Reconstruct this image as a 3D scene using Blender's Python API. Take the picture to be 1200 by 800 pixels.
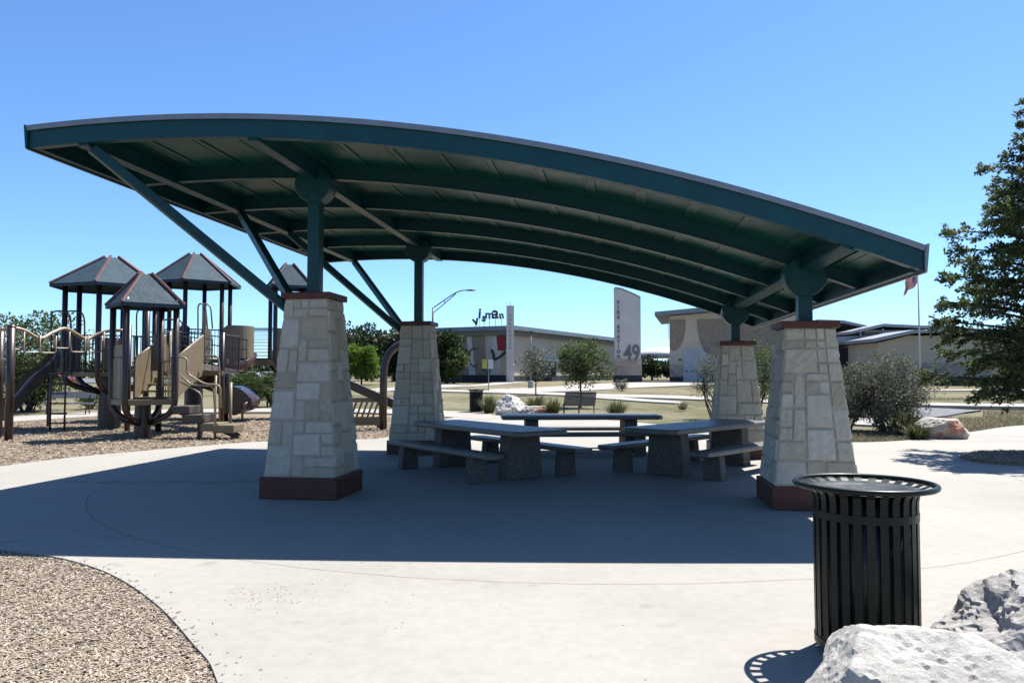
import bpy, bmesh, math, random
from mathutils import Vector, Matrix, noise
R = math.radians
rnd = random.Random(7)
scene = bpy.context.scene
for o in list(bpy.data.objects):
    bpy.data.objects.remove(o)
COL = scene.collection

# ------------------------------------------------------------------ camera
F_PX, HORIZON, EYE = 914.0, 438.7, 1.6           # focal length in photo pixels, horizon row, eye height
PITCH = math.atan((HORIZON - 400.0) / F_PX)
cam = bpy.data.cameras.new('camera')
cam.sensor_width = 36.0
cam.lens = 36.0 * F_PX / 1200.0
cam.clip_end = 3000
cam.clip_start = 0.05
camo = bpy.data.objects.new('camera', cam)
COL.objects.link(camo)
camo.location = (0, 0, EYE)
camo.rotation_euler = (math.pi / 2 + PITCH, 0, 0)
scene.camera = camo

# ------------------------------------------------------------------ sky, sun, exposure
SUN_DIR = Vector((0.415, 0.352, 1.0)).normalized()      # towards the sun
ELEV = math.asin(SUN_DIR.z)
AZ = math.atan2(SUN_DIR.x, SUN_DIR.y)
world = bpy.data.worlds.new('World')
scene.world = world
world.use_nodes = True
wn = world.node_tree
wn.nodes.clear()
sky = wn.nodes.new('ShaderNodeTexSky')
sky.sky_type = 'NISHITA'
sky.sun_disc = False
sky.sun_elevation = ELEV
sky.sun_rotation = AZ
sky.altitude = 0
sky.air_density = 0.8
sky.dust_density = 0.3
sky.ozone_density = 3.0
bg = wn.nodes.new('ShaderNodeBackground')
bg.inputs['Strength'].default_value = 0.071
wo = wn.nodes.new('ShaderNodeOutputWorld')
tint = wn.nodes.new('ShaderNodeMix')
tint.data_type = 'RGBA'
tint.blend_type = 'MULTIPLY'
tint.inputs[0].default_value = 1.0
tint.inputs[7].default_value = (0.78, 1.03, 1.26, 1)      # cool daylight balance of the photograph
wn.links.new(sky.outputs[0], tint.inputs[6])
wn.links.new(tint.outputs[2], bg.inputs[0])
wn.links.new(bg.outputs[0], wo.inputs[0])
sl = bpy.data.lights.new('sun', 'SUN')
sl.energy = 5.0
sl.angle = R(0.5)
sl.color = (1.0, 0.965, 0.90)
so = bpy.data.objects.new('sun', sl)
COL.objects.link(so)
so.rotation_euler = (-SUN_DIR).to_track_quat('-Z', 'Y').to_euler()
so.location = (20, 15, 40)
scene.view_settings.view_transform = 'Standard'
scene.view_settings.look = 'None'
scene.view_settings.gamma = 1.0
scene.view_settings.exposure = 1.33

# ------------------------------------------------------------------ survey helpers: a pixel of the photo -> a point of the place
def G(y):
    if y < 30: return 0.0
    if y < 95: return (y - 30) * 0.0125
    return 65 * 0.0125
CP, SP = math.cos(PITCH), math.sin(PITCH)
def ray(px, py):
    a, b = (px - 600.0) / F_PX, (400.0 - py) / F_PX
    return Vector((a, CP - b * SP, SP + b * CP))
def W(px, py, d):
    r = ray(px, py)
    k = d / r.y
    return Vector((r.x * k, d, EYE + r.z * k))
def at(px, py, z=None):
    r = ray(px, py)
    if z is not None:
        k = (z - EYE) / r.z
        return Vector((r.x * k, r.y * k, z))
    lo, hi = 0.5, 400.0
    for _ in range(60):
        k = (lo + hi) / 2
        if EYE + r.z * k > G(r.y * k): lo = k
        else: hi = k
    return Vector((r.x * lo, r.y * lo, G(r.y * lo)))

# ------------------------------------------------------------------ materials
def new_mat(name):
    m = bpy.data.materials.new(name)
    m.use_nodes = True
    nt = m.node_tree
    return m, nt, nt.nodes['Principled BSDF']
def N(nt, kind, **kw):
    n = nt.nodes.new(kind)
    for k, v in kw.items():
        if k.startswith('i_'):
            n.inputs[int(k[2:])].default_value = v
        else:
            setattr(n, k, v)
    return n
def ramp(nt, fac, stops):
    r = nt.nodes.new('ShaderNodeValToRGB')
    cr = r.color_ramp
    while len(cr.elements) < len(stops): cr.elements.new(0.5)
    for e, (p, c) in zip(cr.elements, stops):
        e.position = p
        e.color = (*c, 1) if len(c) == 3 else c
    nt.links.new(fac, r.inputs[0])
    return r.outputs[0]
def tex(nt, scale, detail=4, rough=0.55, co='Object', kind='ShaderNodeTexNoise'):
    t = nt.nodes.new(kind)
    t.inputs['Scale'].default_value = scale
    if kind == 'ShaderNodeTexNoise':
        t.inputs['Detail'].default_value = detail
        t.inputs['Roughness'].default_value = rough
    c = nt.nodes.new('ShaderNodeTexCoord')
    nt.links.new(c.outputs[co], t.inputs['Vector'])
    return t
def bump(nt, h, strength, dist, b, prev=None):
    n = nt.nodes.new('ShaderNodeBump')
    n.inputs['Strength'].default_value = strength
    n.inputs['Distance'].default_value = dist
    nt.links.new(h, n.inputs['Height'])
    if prev: nt.links.new(prev, n.inputs['Normal'])
    nt.links.new(n.outputs[0], b.inputs['Normal'])
    return n.outputs[0]
def mixc(nt, fac, a, b, mode='MIX'):
    m = nt.nodes.new('ShaderNodeMix')
    m.data_type = 'RGBA'
    m.blend_type = mode
    for sock, v in ((m.inputs[0], fac), (m.inputs[6], a), (m.inputs[7], b)):
        if hasattr(v, 'is_output'): nt.links.new(v, sock)
        elif isinstance(v, tuple): sock.default_value = (*v, 1) if len(v) == 3 else v
        else: sock.default_value = v
    return m.outputs[2]
def math_n(nt, op, a, b=None, c=None):
    m = nt.nodes.new('ShaderNodeMath')
    m.operation = op
    for i, v in enumerate((a, b, c)):
        if v is None: continue
        if hasattr(v, 'is_output'): nt.links.new(v, m.inputs[i])
        else: m.inputs[i].default_value = v
    return m.outputs[0]
def island(nt):
    return nt.nodes.new('ShaderNodeNewGeometry').outputs['Random Per Island']

ALB = 0.54      # the photograph is exposed bright: surfaces keep moderate real-world base colours
def alb(c): return tuple(x * ALB for x in c)
def paint(name, c, rough=0.4, var=0.25, scale=3.0, metallic=0.0, bstr=0.0, bscale=60, spec=0.5):
    m, nt, b = new_mat(name)
    c = alb(c)
    t = tex(nt, scale, 6, 0.65)
    d = tuple(x * (1 - var) for x in c)
    l = tuple(min(1, x * (1 + var)) for x in c)
    nt.links.new(ramp(nt, t.outputs['Fac'], [(0.3, d), (0.7, l)]), b.inputs['Base Color'])
    b.inputs['Metallic'].default_value = metallic
    b.inputs['Specular IOR Level'].default_value = spec
    nt.links.new(ramp(nt, tex(nt, scale * 4).outputs['Fac'], [(0.3, (rough * .85,) * 3), (0.7, (min(1, rough * 1.15),) * 3)]), b.inputs['Roughness'])
    if bstr: bump(nt, tex(nt, bscale, 5).outputs['Fac'], bstr, 0.01, b)
    return m

def isl_mat(name, stops, rough=0.8, nscale=25, bstr=0.3, trans=0.0, spec=0.3, mixn=0.35):
    """each separate flake / stone / leaf of a mesh gets its own tone"""
    m, nt, b = new_mat(name)
    c = ramp(nt, island(nt), [(p, alb(q)) for p, q in stops])
    t = tex(nt, nscale, 5)
    c = mixc(nt, mixn, c, ramp(nt, t.outputs['Fac'], [(0.25, (.35,) * 3), (0.75, (1.0,) * 3)]), 'MULTIPLY')
    nt.links.new(c, b.inputs['Base Color'])
    b.inputs['Roughness'].default_value = rough
    b.inputs['Specular IOR Level'].default_value = spec
    if bstr: bump(nt, t.outputs['Fac'], bstr, 0.02, b)
    if trans:
        tr = nt.nodes.new('ShaderNodeBsdfTranslucent')
        nt.links.new(c, tr.inputs['Color'])
        mx = nt.nodes.new('ShaderNodeMixShader')
        mx.inputs[0].default_value = trans
        out = nt.nodes['Material Output']
        nt.links.new(b.outputs[0], mx.inputs[1])
        nt.links.new(tr.outputs[0], mx.inputs[2])
        nt.links.new(mx.outputs[0], out.inputs['Surface'])
    return m

# pavilion frame
YAW = -0.1314
PAV = Vector((0.8586, 12.9573, 0))
PW, PD = 6.39, 5.66

def concrete_mat(name, base, joints=False):
    m, nt, b = new_mat(name)
    base = alb(base)
    big = tex(nt, 0.35, 5, 0.6)
    fine = tex(nt, 9, 8, 0.7)
    c = ramp(nt, big.outputs['Fac'], [(0.25, tuple(x * .84 for x in base)), (0.5, base), (0.8, tuple(min(1, x * 1.1) for x in base))])
    c = mixc(nt, 0.55, c, ramp(nt, fine.outputs['Fac'], [(0.2, (.72, .70, .67)), (0.6, (1, 1, 1))]), 'MULTIPLY')
    grit = tex(nt, 160, 3, 0.6)
    c = mixc(nt, 0.35, c, ramp(nt, grit.outputs['Fac'], [(0.3, (.62, .6, .58)), (0.55, (1, 1, 1))]), 'MULTIPLY')
    # trowel streaks and rusty / damp stains
    st = tex(nt, 1.1, 6, 0.75)
    c = mixc(nt, ramp(nt, st.outputs['Fac'], [(0.60, (0,) * 3), (0.74, (.5,) * 3)]), c, tuple(x * .62 for x in (base[0] * 1.02, base[1] * .94, base[2] * .82)))
    spot = tex(nt, 2.6, 2, 0.4)
    c = mixc(nt, ramp(nt, spot.outputs['Fac'], [(0.70, (0,) * 3), (0.76, (.45,) * 3)]), c, tuple(x * .5 for x in base))
    hh = None
    if joints:
        tc = nt.nodes.new('ShaderNodeTexCoord')
        sx = nt.nodes.new('ShaderNodeSeparateXYZ')
        wob = tex(nt, 3, 2)
        nt.links.new(tc.outputs['Object'], sx.inputs[0])
        dx = math_n(nt, 'SUBTRACT', sx.outputs[0], PAV.x)
        dy = math_n(nt, 'SUBTRACT', sx.outputs[1], PAV.y)
        rr = math_n(nt, 'SQRT', math_n(nt, 'ADD', math_n(nt, 'MULTIPLY', dx, dx), math_n(nt, 'MULTIPLY', dy, dy)))
        rr = math_n(nt, 'ADD', rr, math_n(nt, 'MULTIPLY', wob.outputs['Fac'], 0.05))
        ring = math_n(nt, 'ABSOLUTE', math_n(nt, 'SUBTRACT', rr, 6.95))
        d = ring
        ly = math_n(nt, 'ADD', math_n(nt, 'ABSOLUTE', math_n(nt, 'SUBTRACT', sx.outputs[1], 11.72)), math_n(nt, 'MULTIPLY', math_n(nt, 'SUBTRACT', tex(nt, 2.3, 6, 0.7).outputs['Fac'], .5), .9))
        lx = math_n(nt, 'ABSOLUTE', math_n(nt, 'ADD', sx.outputs[0], 5.1))
        streak = math_n(nt, 'MULTIPLY', math_n(nt, 'LESS_THAN', lx, 1.6), ramp(nt, ly, [(0.04, (.75,) * 3), (0.16, (0,) * 3)]))
        c = mixc(nt, streak, c, (.16, .145, .12))
        hh = ramp(nt, d, [(0.004, (0,) * 3), (0.016, (1,) * 3)])
        dirt = ramp(nt, d, [(0.0, (.68, .64, .60)), (0.007, (.85, .82, .80)), (0.018, (1, 1, 1))])
        c = mixc(nt, 1.0, c, dirt, 'MULTIPLY')
    nt.links.new(c, b.inputs['Base Color'])
    b.inputs['Roughness'].default_value = 0.85
    b.inputs['Specular IOR Level'].default_value = 0.3
    p = bump(nt, fine.outputs['Fac'], 0.12, 0.01, b)
    p = bump(nt, grit.outputs['Fac'], 0.15, 0.004, b, p)
    if hh is not None: bump(nt, hh, 0.6, 0.01, b, p)
    return m

def ground_mat():
    m, nt, b = new_mat('dry lawn')
    big = tex(nt, 0.09, 5, 0.65)
    mid = tex(nt, 1.3, 6, 0.7)
    fine = tex(nt, 26, 6, 0.75)
    f = math_n(nt, 'ADD', math_n(nt, 'MULTIPLY', big.outputs['Fac'], 0.6), math_n(nt, 'MULTIPLY', mid.outputs['Fac'], 0.4))
    c = ramp(nt, f, [(0.36, (.066, .078, .032)), (0.46, (.125, .118, .066)), (0.54, (.195, .172, .115)), (0.66, (.17, .143, .098))])
    c = mixc(nt, 0.75, c, ramp(nt, fine.outputs['Fac'], [(0.3, (.42, .42, .38)), (0.62, (1, 1, 1))]), 'MULTIPLY')
    nt.links.new(c, b.inputs['Base Color'])
    b.inputs['Roughness'].default_value = 0.95
    b.inputs['Specular IOR Level'].default_value = 0.1
    bump(nt, fine.outputs['Fac'], 0.9, 0.05, b)
    return m

def mulch_mat():
    m, nt, b = new_mat('wood chip bed')
    v = tex(nt, 38, kind='ShaderNodeTexVoronoi')
    big = tex(nt, 1.2, 5, 0.6)
    c = ramp(nt, v.outputs['Color'], [(0.15, (.17, .125, .085)), (0.5, (.25, .195, .14)), (0.9, (.32, .265, .205))])
    c = mixc(nt, 0.6, c, ramp(nt, big.outputs['Fac'], [(0.3, (.6, .56, .52)), (0.65, (1, 1, 1))]), 'MULTIPLY')
    nt.links.new(c, b.inputs['Base Color'])
    b.inputs['Roughness'].default_value = 0.95
    b.inputs['Specular IOR Level'].default_value = 0.1
    bump(nt, v.outputs['Distance'], 0.9, 0.03, b)
    return m

def aggregate_mat():
    m, nt, b = new_mat('exposed aggregate concrete')
    v = tex(nt, 75, kind='ShaderNodeTexVoronoi')
    big = tex(nt, 3, 5)
    c = ramp(nt, v.outputs['Color'], [(0.1, (.04, .035, .03)), (0.45, (.085, .076, .066)), (0.8, (.15, .135, .12))])
    c = mixc(nt, 0.5, c, ramp(nt, big.outputs['Fac'], [(0.3, (.6,) * 3), (0.7, (1,) * 3)]), 'MULTIPLY')
    nt.links.new(c, b.inputs['Base Color'])
    b.inputs['Roughness'].default_value = 0.8
    bump(nt, v.outputs['Distance'], 0.6, 0.01, b)
    return m

def rock_mat(name, light, dark, rust, rust_at=0.62):
    m, nt, b = new_mat(name)
    light, dark, rust = alb(light), alb(dark), alb(rust)
    a = tex(nt, 2.2, 8, 0.7)
    f = tex(nt, 16, 10, 0.75)
    pit = tex(nt, 7, 6, 0.8)
    c = ramp(nt, a.outputs['Fac'], [(0.3, tuple(x * .75 for x in light)), (0.5, light), (0.72, tuple(min(1, x * 1.12) for x in light))])
    r = tex(nt, 1.7, 5, 0.7)
    c = mixc(nt, ramp(nt, r.outputs['Fac'], [(rust_at, (0,) * 3), (rust_at + .1, (.8,) * 3)]), c, rust)
    c = mixc(nt, ramp(nt, pit.outputs['Fac'], [(0.60, (0,) * 3), (0.74, (.7,) * 3)]), c, dark)
    c = mixc(nt, 0.6, c, ramp(nt, f.outputs['Fac'], [(0.3, (.5,) * 3), (0.6, (1,) * 3)]), 'MULTIPLY')
    nt.links.new(c, b.inputs['Base Color'])
    b.inputs['Roughness'].default_value = 0.92
    b.inputs['Specular IOR Level'].default_value = 0.2
    p = bump(nt, pit.outputs['Fac'], 0.25, 0.05, b)
    p = bump(nt, f.outputs['Fac'], 0.9, 0.035, b, p)
    bump(nt, tex(nt, 55, 8, 0.8).outputs['Fac'], 0.6, 0.012, b, p)
    return m

def check_mat(name, c1, c2, w, h, mortar=(.3, .28, .25)):
    m, nt, b = new_mat(name)
    t = nt.nodes.new('ShaderNodeTexBrick')
    c = nt.nodes.new('ShaderNodeTexCoord')
    mp = nt.nodes.new('ShaderNodeMapping')
    mp.inputs['Rotation'].default_value = (R(90), 0, 0)
    nt.links.new(c.outputs['Object'], mp.inputs[0])
    nt.links.new(mp.outputs[0], t.inputs['Vector'])
    t.inputs['Color1'].default_value = (*c1, 1)
    t.inputs['Color2'].default_value = (*c2, 1)
    t.inputs['Mortar'].default_value = (*mortar, 1)
    t.inputs['Scale'].default_value = 1
    t.inputs['Mortar Size'].default_value = 0.03
    t.inputs['Brick Width'].default_value = w
    t.inputs['Row Height'].default_value = h
    nt.links.new(t.outputs['Color'], b.inputs['Base Color'])
    b.inputs['Roughness'].default_value = 0.9
    return m

M = {}
M['lawn'] = ground_mat()
M['mulch'] = mulch_mat()
M['chip'] = isl_mat('wood chips', [(0, (.38, .29, .205)), (.35, (.48, .385, .285)), (.75, (.57, .47, .365)), (1, (.78, .69, .58))], 0.9, 40, 0.2, mixn=0.2)
M['plaza'] = concrete_mat('plaza concrete', (.485, .46, .415), True)
M['path'] = concrete_mat('path concrete', (.52, .485, .44))
M['asphalt'] = paint('weathered asphalt', (.16, .165, .175), 0.9, 0.2, 1.0, 0, 0.3, 80)
M['teal'] = paint('teal gloss paint', (.003, .075, .092), 0.42, 0.16, 2.5, 0, 0.04, 40, spec=0.3)
M['tealbounce'] = paint('teal bounce tint', (.006, .125, .092), 0.38, 0.25, 1.6, 0, 0.05, 25, spec=0.3)  # frame's teal turned greener: ground bounce under the roof put into the colour
M['rooftrim'] = paint('galvanised roof edge', (.36, .37, .40), 0.45, 0.15, 4, 0.6)
M['maroon'] = paint('maroon brick cap', (.125, .024, .011), 0.6, 0.3, 6, 0, 0.3, 70)
M['stone'] = isl_mat('split limestone', [(0, (.70, .595, .44)), (.3, (.83, .735, .57)), (.65, (.89, .80, .645)), (1, (.96, .89, .75))], 0.9, 14, 0.7, mixn=0.36)
M['mortar'] = paint('grey mortar', (.60, .52, .41), 0.95, 0.2, 8, 0, 0.4, 90)
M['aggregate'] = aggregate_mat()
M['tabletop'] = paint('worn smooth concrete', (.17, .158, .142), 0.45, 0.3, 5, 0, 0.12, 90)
M['canpaint'] = paint('dark green can paint', (.0032, .0105, .0085), 0.40, 0.3, 5, spec=0.22)
M['canlid'] = paint('can inner lid', (.030, .042, .052), 0.38, 0.3, 5)
M['black'] = paint('black powder coat', (.012, .012, .014), 0.45, 0.3, 6)
M['rock'] = rock_mat('pale limestone rock', (1.0, .95, .87), (.46, .42, .37), (.68, .50, .38), 0.62)
M['rockgrey'] = rock_mat('grey limestone rock', (.86, .82, .78), (.17, .145, .14), (.36, .19, .15), 0.57)
M['rockred'] = rock_mat('red veined rock', (.84, .77, .68), (.25, .22, .2), (.70, .25, .12), 0.50)
M['brown'] = paint('brown post paint', (.050, .026, .022), 0.38, 0.25, 5)
M['roofsteel'] = paint('slate blue play roof', (.048, .088, .118), 0.7, 0.22, 3, 0.0, spec=0.15)
M['hip'] = paint('rust red hip trim', (.17, .075, .065), 0.45, 0.25, 5)
M['tan'] = paint('tan plastic', (.255, .195, .115), 0.5, 0.15, 4)
M['tantube'] = paint('tan tube', (.40, .31, .20), 0.4, 0.15, 5)
M['slide'] = paint('grey brown slide plastic', (.085, .062, .048), 0.35, 0.25, 3)
M['spiral'] = paint('red brown slide plastic', (.070, .028, .020), 0.22, 0.25, 3)
M['deck'] = paint('perforated brown deck', (.09, .07, .05), 0.6, 0.25, 12)
M['bark'] = paint('bark', (.075, .058, .045), 0.95, 0.4, 9, 0, 0.8, 22)
def leafm(name, a, b_, c, tr=0.35):
    return isl_mat(name, [(0, a), (.5, b_), (1, c)], 0.55, 3, 0, tr, 0.35, 0.3)
M['leaf_dark'] = leafm('dark green leaves', (.022, .042, .016), (.040, .066, .024), (.072, .098, .036), .28)
M['leaf_mid'] = leafm('mid green leaves', (.075, .125, .030), (.125, .185, .048), (.19, .24, .075), .42)
M['leaf_bright'] = leafm('bright green leaves', (.11, .22, .02), (.17, .32, .03), (.25, .40, .06), .5)
M['leaf_sage'] = leafm('grey sage leaves', (.12, .14, .085), (.19, .205, .13), (.29, .30, .20), .3)
M['leaf_oak'] = leafm('oak leaves', (.028, .052, .018), (.050, .082, .028), (.09, .12, .045), .25)
M['leaf_elm'] = leafm('olive feathery leaves', (.07, .11, .034), (.13, .175, .055), (.23, .265, .10), .48)
M['blade'] = leafm('grass blades', (.07, .10, .03), (.13, .15, .05), (.24, .22, .10), .3)
M['drygrass'] = leafm('dry lawn blades', (.20, .19, .09), (.36, .31, .18), (.50, .42, .26), .3)
M['bwall'] = paint('buff stucco', (.76, .66, .53), 0.9, 0.1, 0.5, 0, 0.2, 30)
M['bpale'] = paint('pale stucco', (.86, .80, .75), 0.9, 0.1, 0.5, 0, 0.2, 30)
M['bbrown'] = paint('brown textured wall', (.40, .32, .245), 0.95, 0.25, 2.5, 0, 0.5, 12)
M['bdark'] = paint('dark base course', (.035, .037, .045), 0.8, 0.2, 2)
M['froof'] = paint('blue grey metal fascia', (.22, .29, .34), 0.5, 0.12, 1)
M['soffit'] = paint('taupe soffit', (.26, .24, .21), 0.8, 0.1, 1)  # even dull taupe, shared by the eave underside and tower coping
M['metroof'] = paint('pale grey standing seam roof', (.42, .44, .47), 0.45, 0.1, 1, 0.3)
M['signgrey'] = paint('dark sign lettering', (.07, .068, .09), 0.5, 0.2, 4)
M['signmid'] = paint('grey sign lettering', (.22, .20, .215), 0.6, 0.1, 4)
M['white'] = paint('white paint', (.78, .78, .77), 0.5, 0.05, 2)
M['garage'] = paint('pale blue garage door', (.55, .59, .66), 0.6, 0.05, 2)
M['glass'] = paint('dark glass', (.02, .024, .03), 0.08, 0.1, 2)
M['redart'] = paint('red mural paint', (.36, .025, .03), 0.7, 0.15, 2)
M['greenart'] = paint('dark green mural paint', (.025, .045, .035), 0.7, 0.4, 3)
M['steel'] = paint('galvanised steel', (.34, .35, .37), 0.4, 0.12, 5, 0.7)
M['greysteel'] = paint('dark grey steel', (.10, .105, .115), 0.45, 0.15, 5, 0.4)
M['yellow'] = paint('yellow green sign', (.55, .60, .10), 0.5, 0.08, 3)
for k_, c_ in (('flagred', (.85, .03, .05)), ('flagblue', (.05, .09, .50)), ('flagwhite', (1.0, 1.0, 1.0))):
    M[k_] = isl_mat('flag cloth ' + k_[4:], [(0, c_), (1, c_)], 0.8, 3, 0, .55, .2, .1)
M['carwhite'] = paint('white car paint', (.72, .73, .74), 0.25, 0.03, 1)
M['carred'] = paint('dark red car paint', (.22, .03, .03), 0.25, 0.05, 1)
M['carblue'] = paint('silver blue car paint', (.25, .30, .37), 0.25, 0.05, 1)
M['rubber'] = paint('tyre rubber', (.015, .015, .016), 0.9, 0.2, 8)
M['brickcheck'] = check_mat('checkered block', (.36, .28, .20), (.24, .20, .16), 1.0, 0.5)
M['brickcheck2'] = check_mat('small checkered block', (.38, .30, .23), (.17, .15, .13), 0.5, 0.28)

# ------------------------------------------------------------------ mesh builder
class MB:
    def __init__(self): self.v, self.f = [], []
    def add(self, vs, fs):
        n = len(self.v)
        self.v.extend([tuple(p) for p in vs])
        self.f.extend([tuple(i + n for i in q) for q in fs])
        return self
    def box(self, c, s, rz=0.0, mat=None):
        x, y, z = (k / 2 for k in s)
        cs, sn = math.cos(rz), math.sin(rz)
        vs = []
        for dz in (-z, z):
            for dx, dy in ((-x, -y), (x, -y), (x, y), (-x, y)):
                p = Vector((dx * cs - dy * sn, dx * sn + dy * cs, dz))
                if mat is not None: p = mat @ p
                vs.append(p + Vector(c))
        return self.add(vs, [(3, 2, 1, 0), (4, 5, 6, 7), (0, 1, 5, 4), (1, 2, 6, 5), (2, 3, 7, 6), (3, 0, 4, 7)])
    def bar(self, a, b, w, h=None, up=Vector((0, 0, 1))):
        """square bar from a to b"""
        a, b = Vector(a), Vector(b)
        h = h or w
        d = (b - a).normalized()
        if abs(d.dot(up)) > .99: up = Vector((0, 1, 0))
        s = d.cross(up).normalized()
        u = s.cross(d).normalized()
        vs = [p + s * sx * w / 2 + u * sz * h / 2 for p in (a, b) for sx, sz in ((-1, -1), (1, -1), (1, 1), (-1, 1))]
        return self.add(vs, [(3, 2, 1, 0), (4, 5, 6, 7), (0, 1, 5, 4), (1, 2, 6, 5), (2, 3, 7, 6), (3, 0, 4, 7)])
    def tube(self, pts, r, n=8, closed=False):
        pts = [Vector(p) for p in pts]
        rs = r if isinstance(r, (list, tuple)) else [r] * len(pts)
        m = len(pts)
        base = len(self.v)
        prev = None
        for i, p in enumerate(pts):
            if closed: d = pts[(i + 1) % m] - pts[i - 1]
            else: d = pts[min(i + 1, m - 1)] - pts[max(i - 1, 0)]
            d = d.normalized() if d.length > 1e-9 else Vector((0, 0, 1))
            if prev is None:
                ref = Vector((0, 0, 1)) if abs(d.z) < .9 else Vector((1, 0, 0))
                s = d.cross(ref).normalized()
            else:
                s = (prev - d * prev.dot(d)).normalized()
            prev = s
            u = d.cross(s)
            for k in range(n):
                a = 2 * math.pi * k / n
                self.v.append(tuple(p + (s * math.cos(a) + u * math.sin(a)) * rs[i]))
        for i in range(m if closed else m - 1):
            j = (i + 1) % m
            for k in range(n):
                k2 = (k + 1) % n
                self.f.append((base + i * n + k, base + i * n + k2, base + j * n + k2, base + j * n + k))
        if not closed:
            self.f.append(tuple(base + k for k in range(n - 1, -1, -1)))
            self.f.append(tuple(base + (m - 1) * n + k for k in range(n)))
        return self
    def lathe(self, prof, c=(0, 0, 0), n=32, cap=True):
        base = len(self.v)
        m = len(prof)
        for r, z in prof:
            for k in range(n):
                a = 2 * math.pi * k / n
                self.v.append((c[0] + r * math.cos(a), c[1] + r * math.sin(a), c[2] + z))
        for i in range(m - 1):
            for k in range(n):
                k2 = (k + 1) % n
                self.f.append((base + i * n + k, base + i * n + k2, base + (i + 1) * n + k2, base + (i + 1) * n + k))
        if cap:
            self.f.append(tuple(base + k for k in range(n - 1, -1, -1)))
            self.f.append(tuple(base + (m - 1) * n + k for k in range(n)))
        return self
    def prism(self, poly, off):
        """poly: list of 3-D points; off: extrusion vector"""
        n = len(poly)
        vs = [Vector(p) for p in poly] + [Vector(p) + Vector(off) for p in poly]
        return self.add(vs, [tuple(range(n - 1, -1, -1)), tuple(range(n, 2 * n))] + [(i, (i + 1) % n, n + (i + 1) % n, n + i) for i in range(n)])

def setp(o, label=None, cat=None, group=None, kind=None):
    if label: o['label'] = label
    if cat: o['category'] = cat
    if group: o['group'] = group
    if kind: o['kind'] = kind
    return o
def obj(name, mb, mat, parent=None, smooth=False, bevel=0.0, fix=False, loc=None, rotz=None):
    me = bpy.data.meshes.new(name)
    me.from_pydata(mb.v, [], mb.f)
    if fix:
        bm = bmesh.new()
        bm.from_mesh(me)
        bmesh.ops.recalc_face_normals(bm, faces=bm.faces)
        bm.to_mesh(me)
        bm.free()
    for m in (mat if isinstance(mat, (list, tuple)) else [mat]): me.materials.append(m)
    if smooth:
        for p in me.polygons: p.use_smooth = True
    o = bpy.data.objects.new(name, me)
    COL.objects.link(o)
    if parent: o.parent = parent
    if loc is not None: o.location = loc
    if rotz is not None: o.rotation_euler = (0, 0, rotz)
    if bevel:
        bv = o.modifiers.new('bevel', 'BEVEL')
        bv.width = bevel
        bv.segments = 2
        bv.limit_method = 'ANGLE'
        bv.angle_limit = R(40)
    return o
def empty(name, loc, rz=0.0, label=None, cat=None, group=None):
    o = bpy.data.objects.new(name, None)
    COL.objects.link(o)
    o.location = loc
    o.rotation_euler = (0, 0, rz)
    o.empty_display_size = 0.2
    return setp(o, label, cat, group)
KIDS = {}
def copy_tree(o, parent=None):
    c = o.copy()
    COL.objects.link(c)
    if parent: c.parent = parent
    for ch in [x for x in COL.objects if x.parent == o]:
        copy_tree(ch, c)
    return c
def smooth_path(pts, k=6):
    """Catmull-Rom through points"""
    pts = [Vector(p) for p in pts]
    P = [pts[0] * 2 - pts[1]] + pts + [pts[-1] * 2 - pts[-2]]
    out = []
    for i in range(1, len(P) - 2):
        for j in range(k):
            t = j / k
            a, b, c, d = P[i - 1], P[i], P[i + 1], P[i + 2]
            out.append(0.5 * ((2 * b) + (c - a) * t + (2 * a - 5 * b + 4 * c - d) * t * t + (3 * b - a - 3 * c + d) * t ** 3))
    out.append(pts[-1])
    return out
def fillet(pts, r=0.08, k=4):
    pts = [Vector(p) for p in pts]
    out = [pts[0]]
    for i in range(1, len(pts) - 1):
        a, b, c = pts[i - 1], pts[i], pts[i + 1]
        ra = min(r, (a - b).length * .45)
        rc = min(r, (c - b).length * .45)
        p, q = b + (a - b).normalized() * ra, b + (c - b).normalized() * rc
        for j in range(k + 1):
            t = j / k
            out.append(p * (1 - t) ** 2 + b * 2 * t * (1 - t) + q * t * t)
    out.append(pts[-1])
    return out
def text_mesh(name, body, size, depth, mat, parent, mtx, bold=0.0, align='CENTER'):
    cu = bpy.data.curves.new(name, 'FONT')
    cu.body = body
    cu.size = size
    cu.extrude = depth
    cu.offset = bold
    cu.align_x = align
    cu.align_y = 'CENTER'
    t = bpy.data.objects.new(name + '_curve', cu)
    COL.objects.link(t)
    dg = bpy.context.evaluated_depsgraph_get()
    me = bpy.data.meshes.new_from_object(t.evaluated_get(dg))
    bpy.data.objects.remove(t)
    bpy.data.curves.remove(cu)
    me.transform(mtx)
    me.name = name
    me.materials.clear()
    me.materials.append(mat)
    o = bpy.data.objects.new(name, me)
    COL.objects.link(o)
    o.parent = parent
    return o
def face_mtx(origin, xdir, ydir=Vector((0, 0, 1))):
    x = Vector(xdir).normalized()
    y = Vector(ydir).normalized()
    z = x.cross(y)
    return Matrix.Translation(origin) @ Matrix((x, y, z)).transposed().to_4x4()

# =================================================================== SETTING
def struct(name, mb, mat, **k):
    return setp(obj(name, mb, mat, **k), kind='structure')
xs = [-900, -300, -120, -60, -30, -10, 10, 30, 60, 120, 300, 900]
ys = [-80, -20, 0, 10, 20, 30, 40, 60, 95, 140, 300, 1600]
mb = MB()
mb.add([(x, y, G(y) - 0.06) for y in ys for x in xs],
       [(j * 12 + i, j * 12 + i + 1, (j + 1) * 12 + i + 1, (j + 1) * 12 + i) for j in range(11) for i in range(11)])
struct('ground', mb, M['lawn'])

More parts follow.
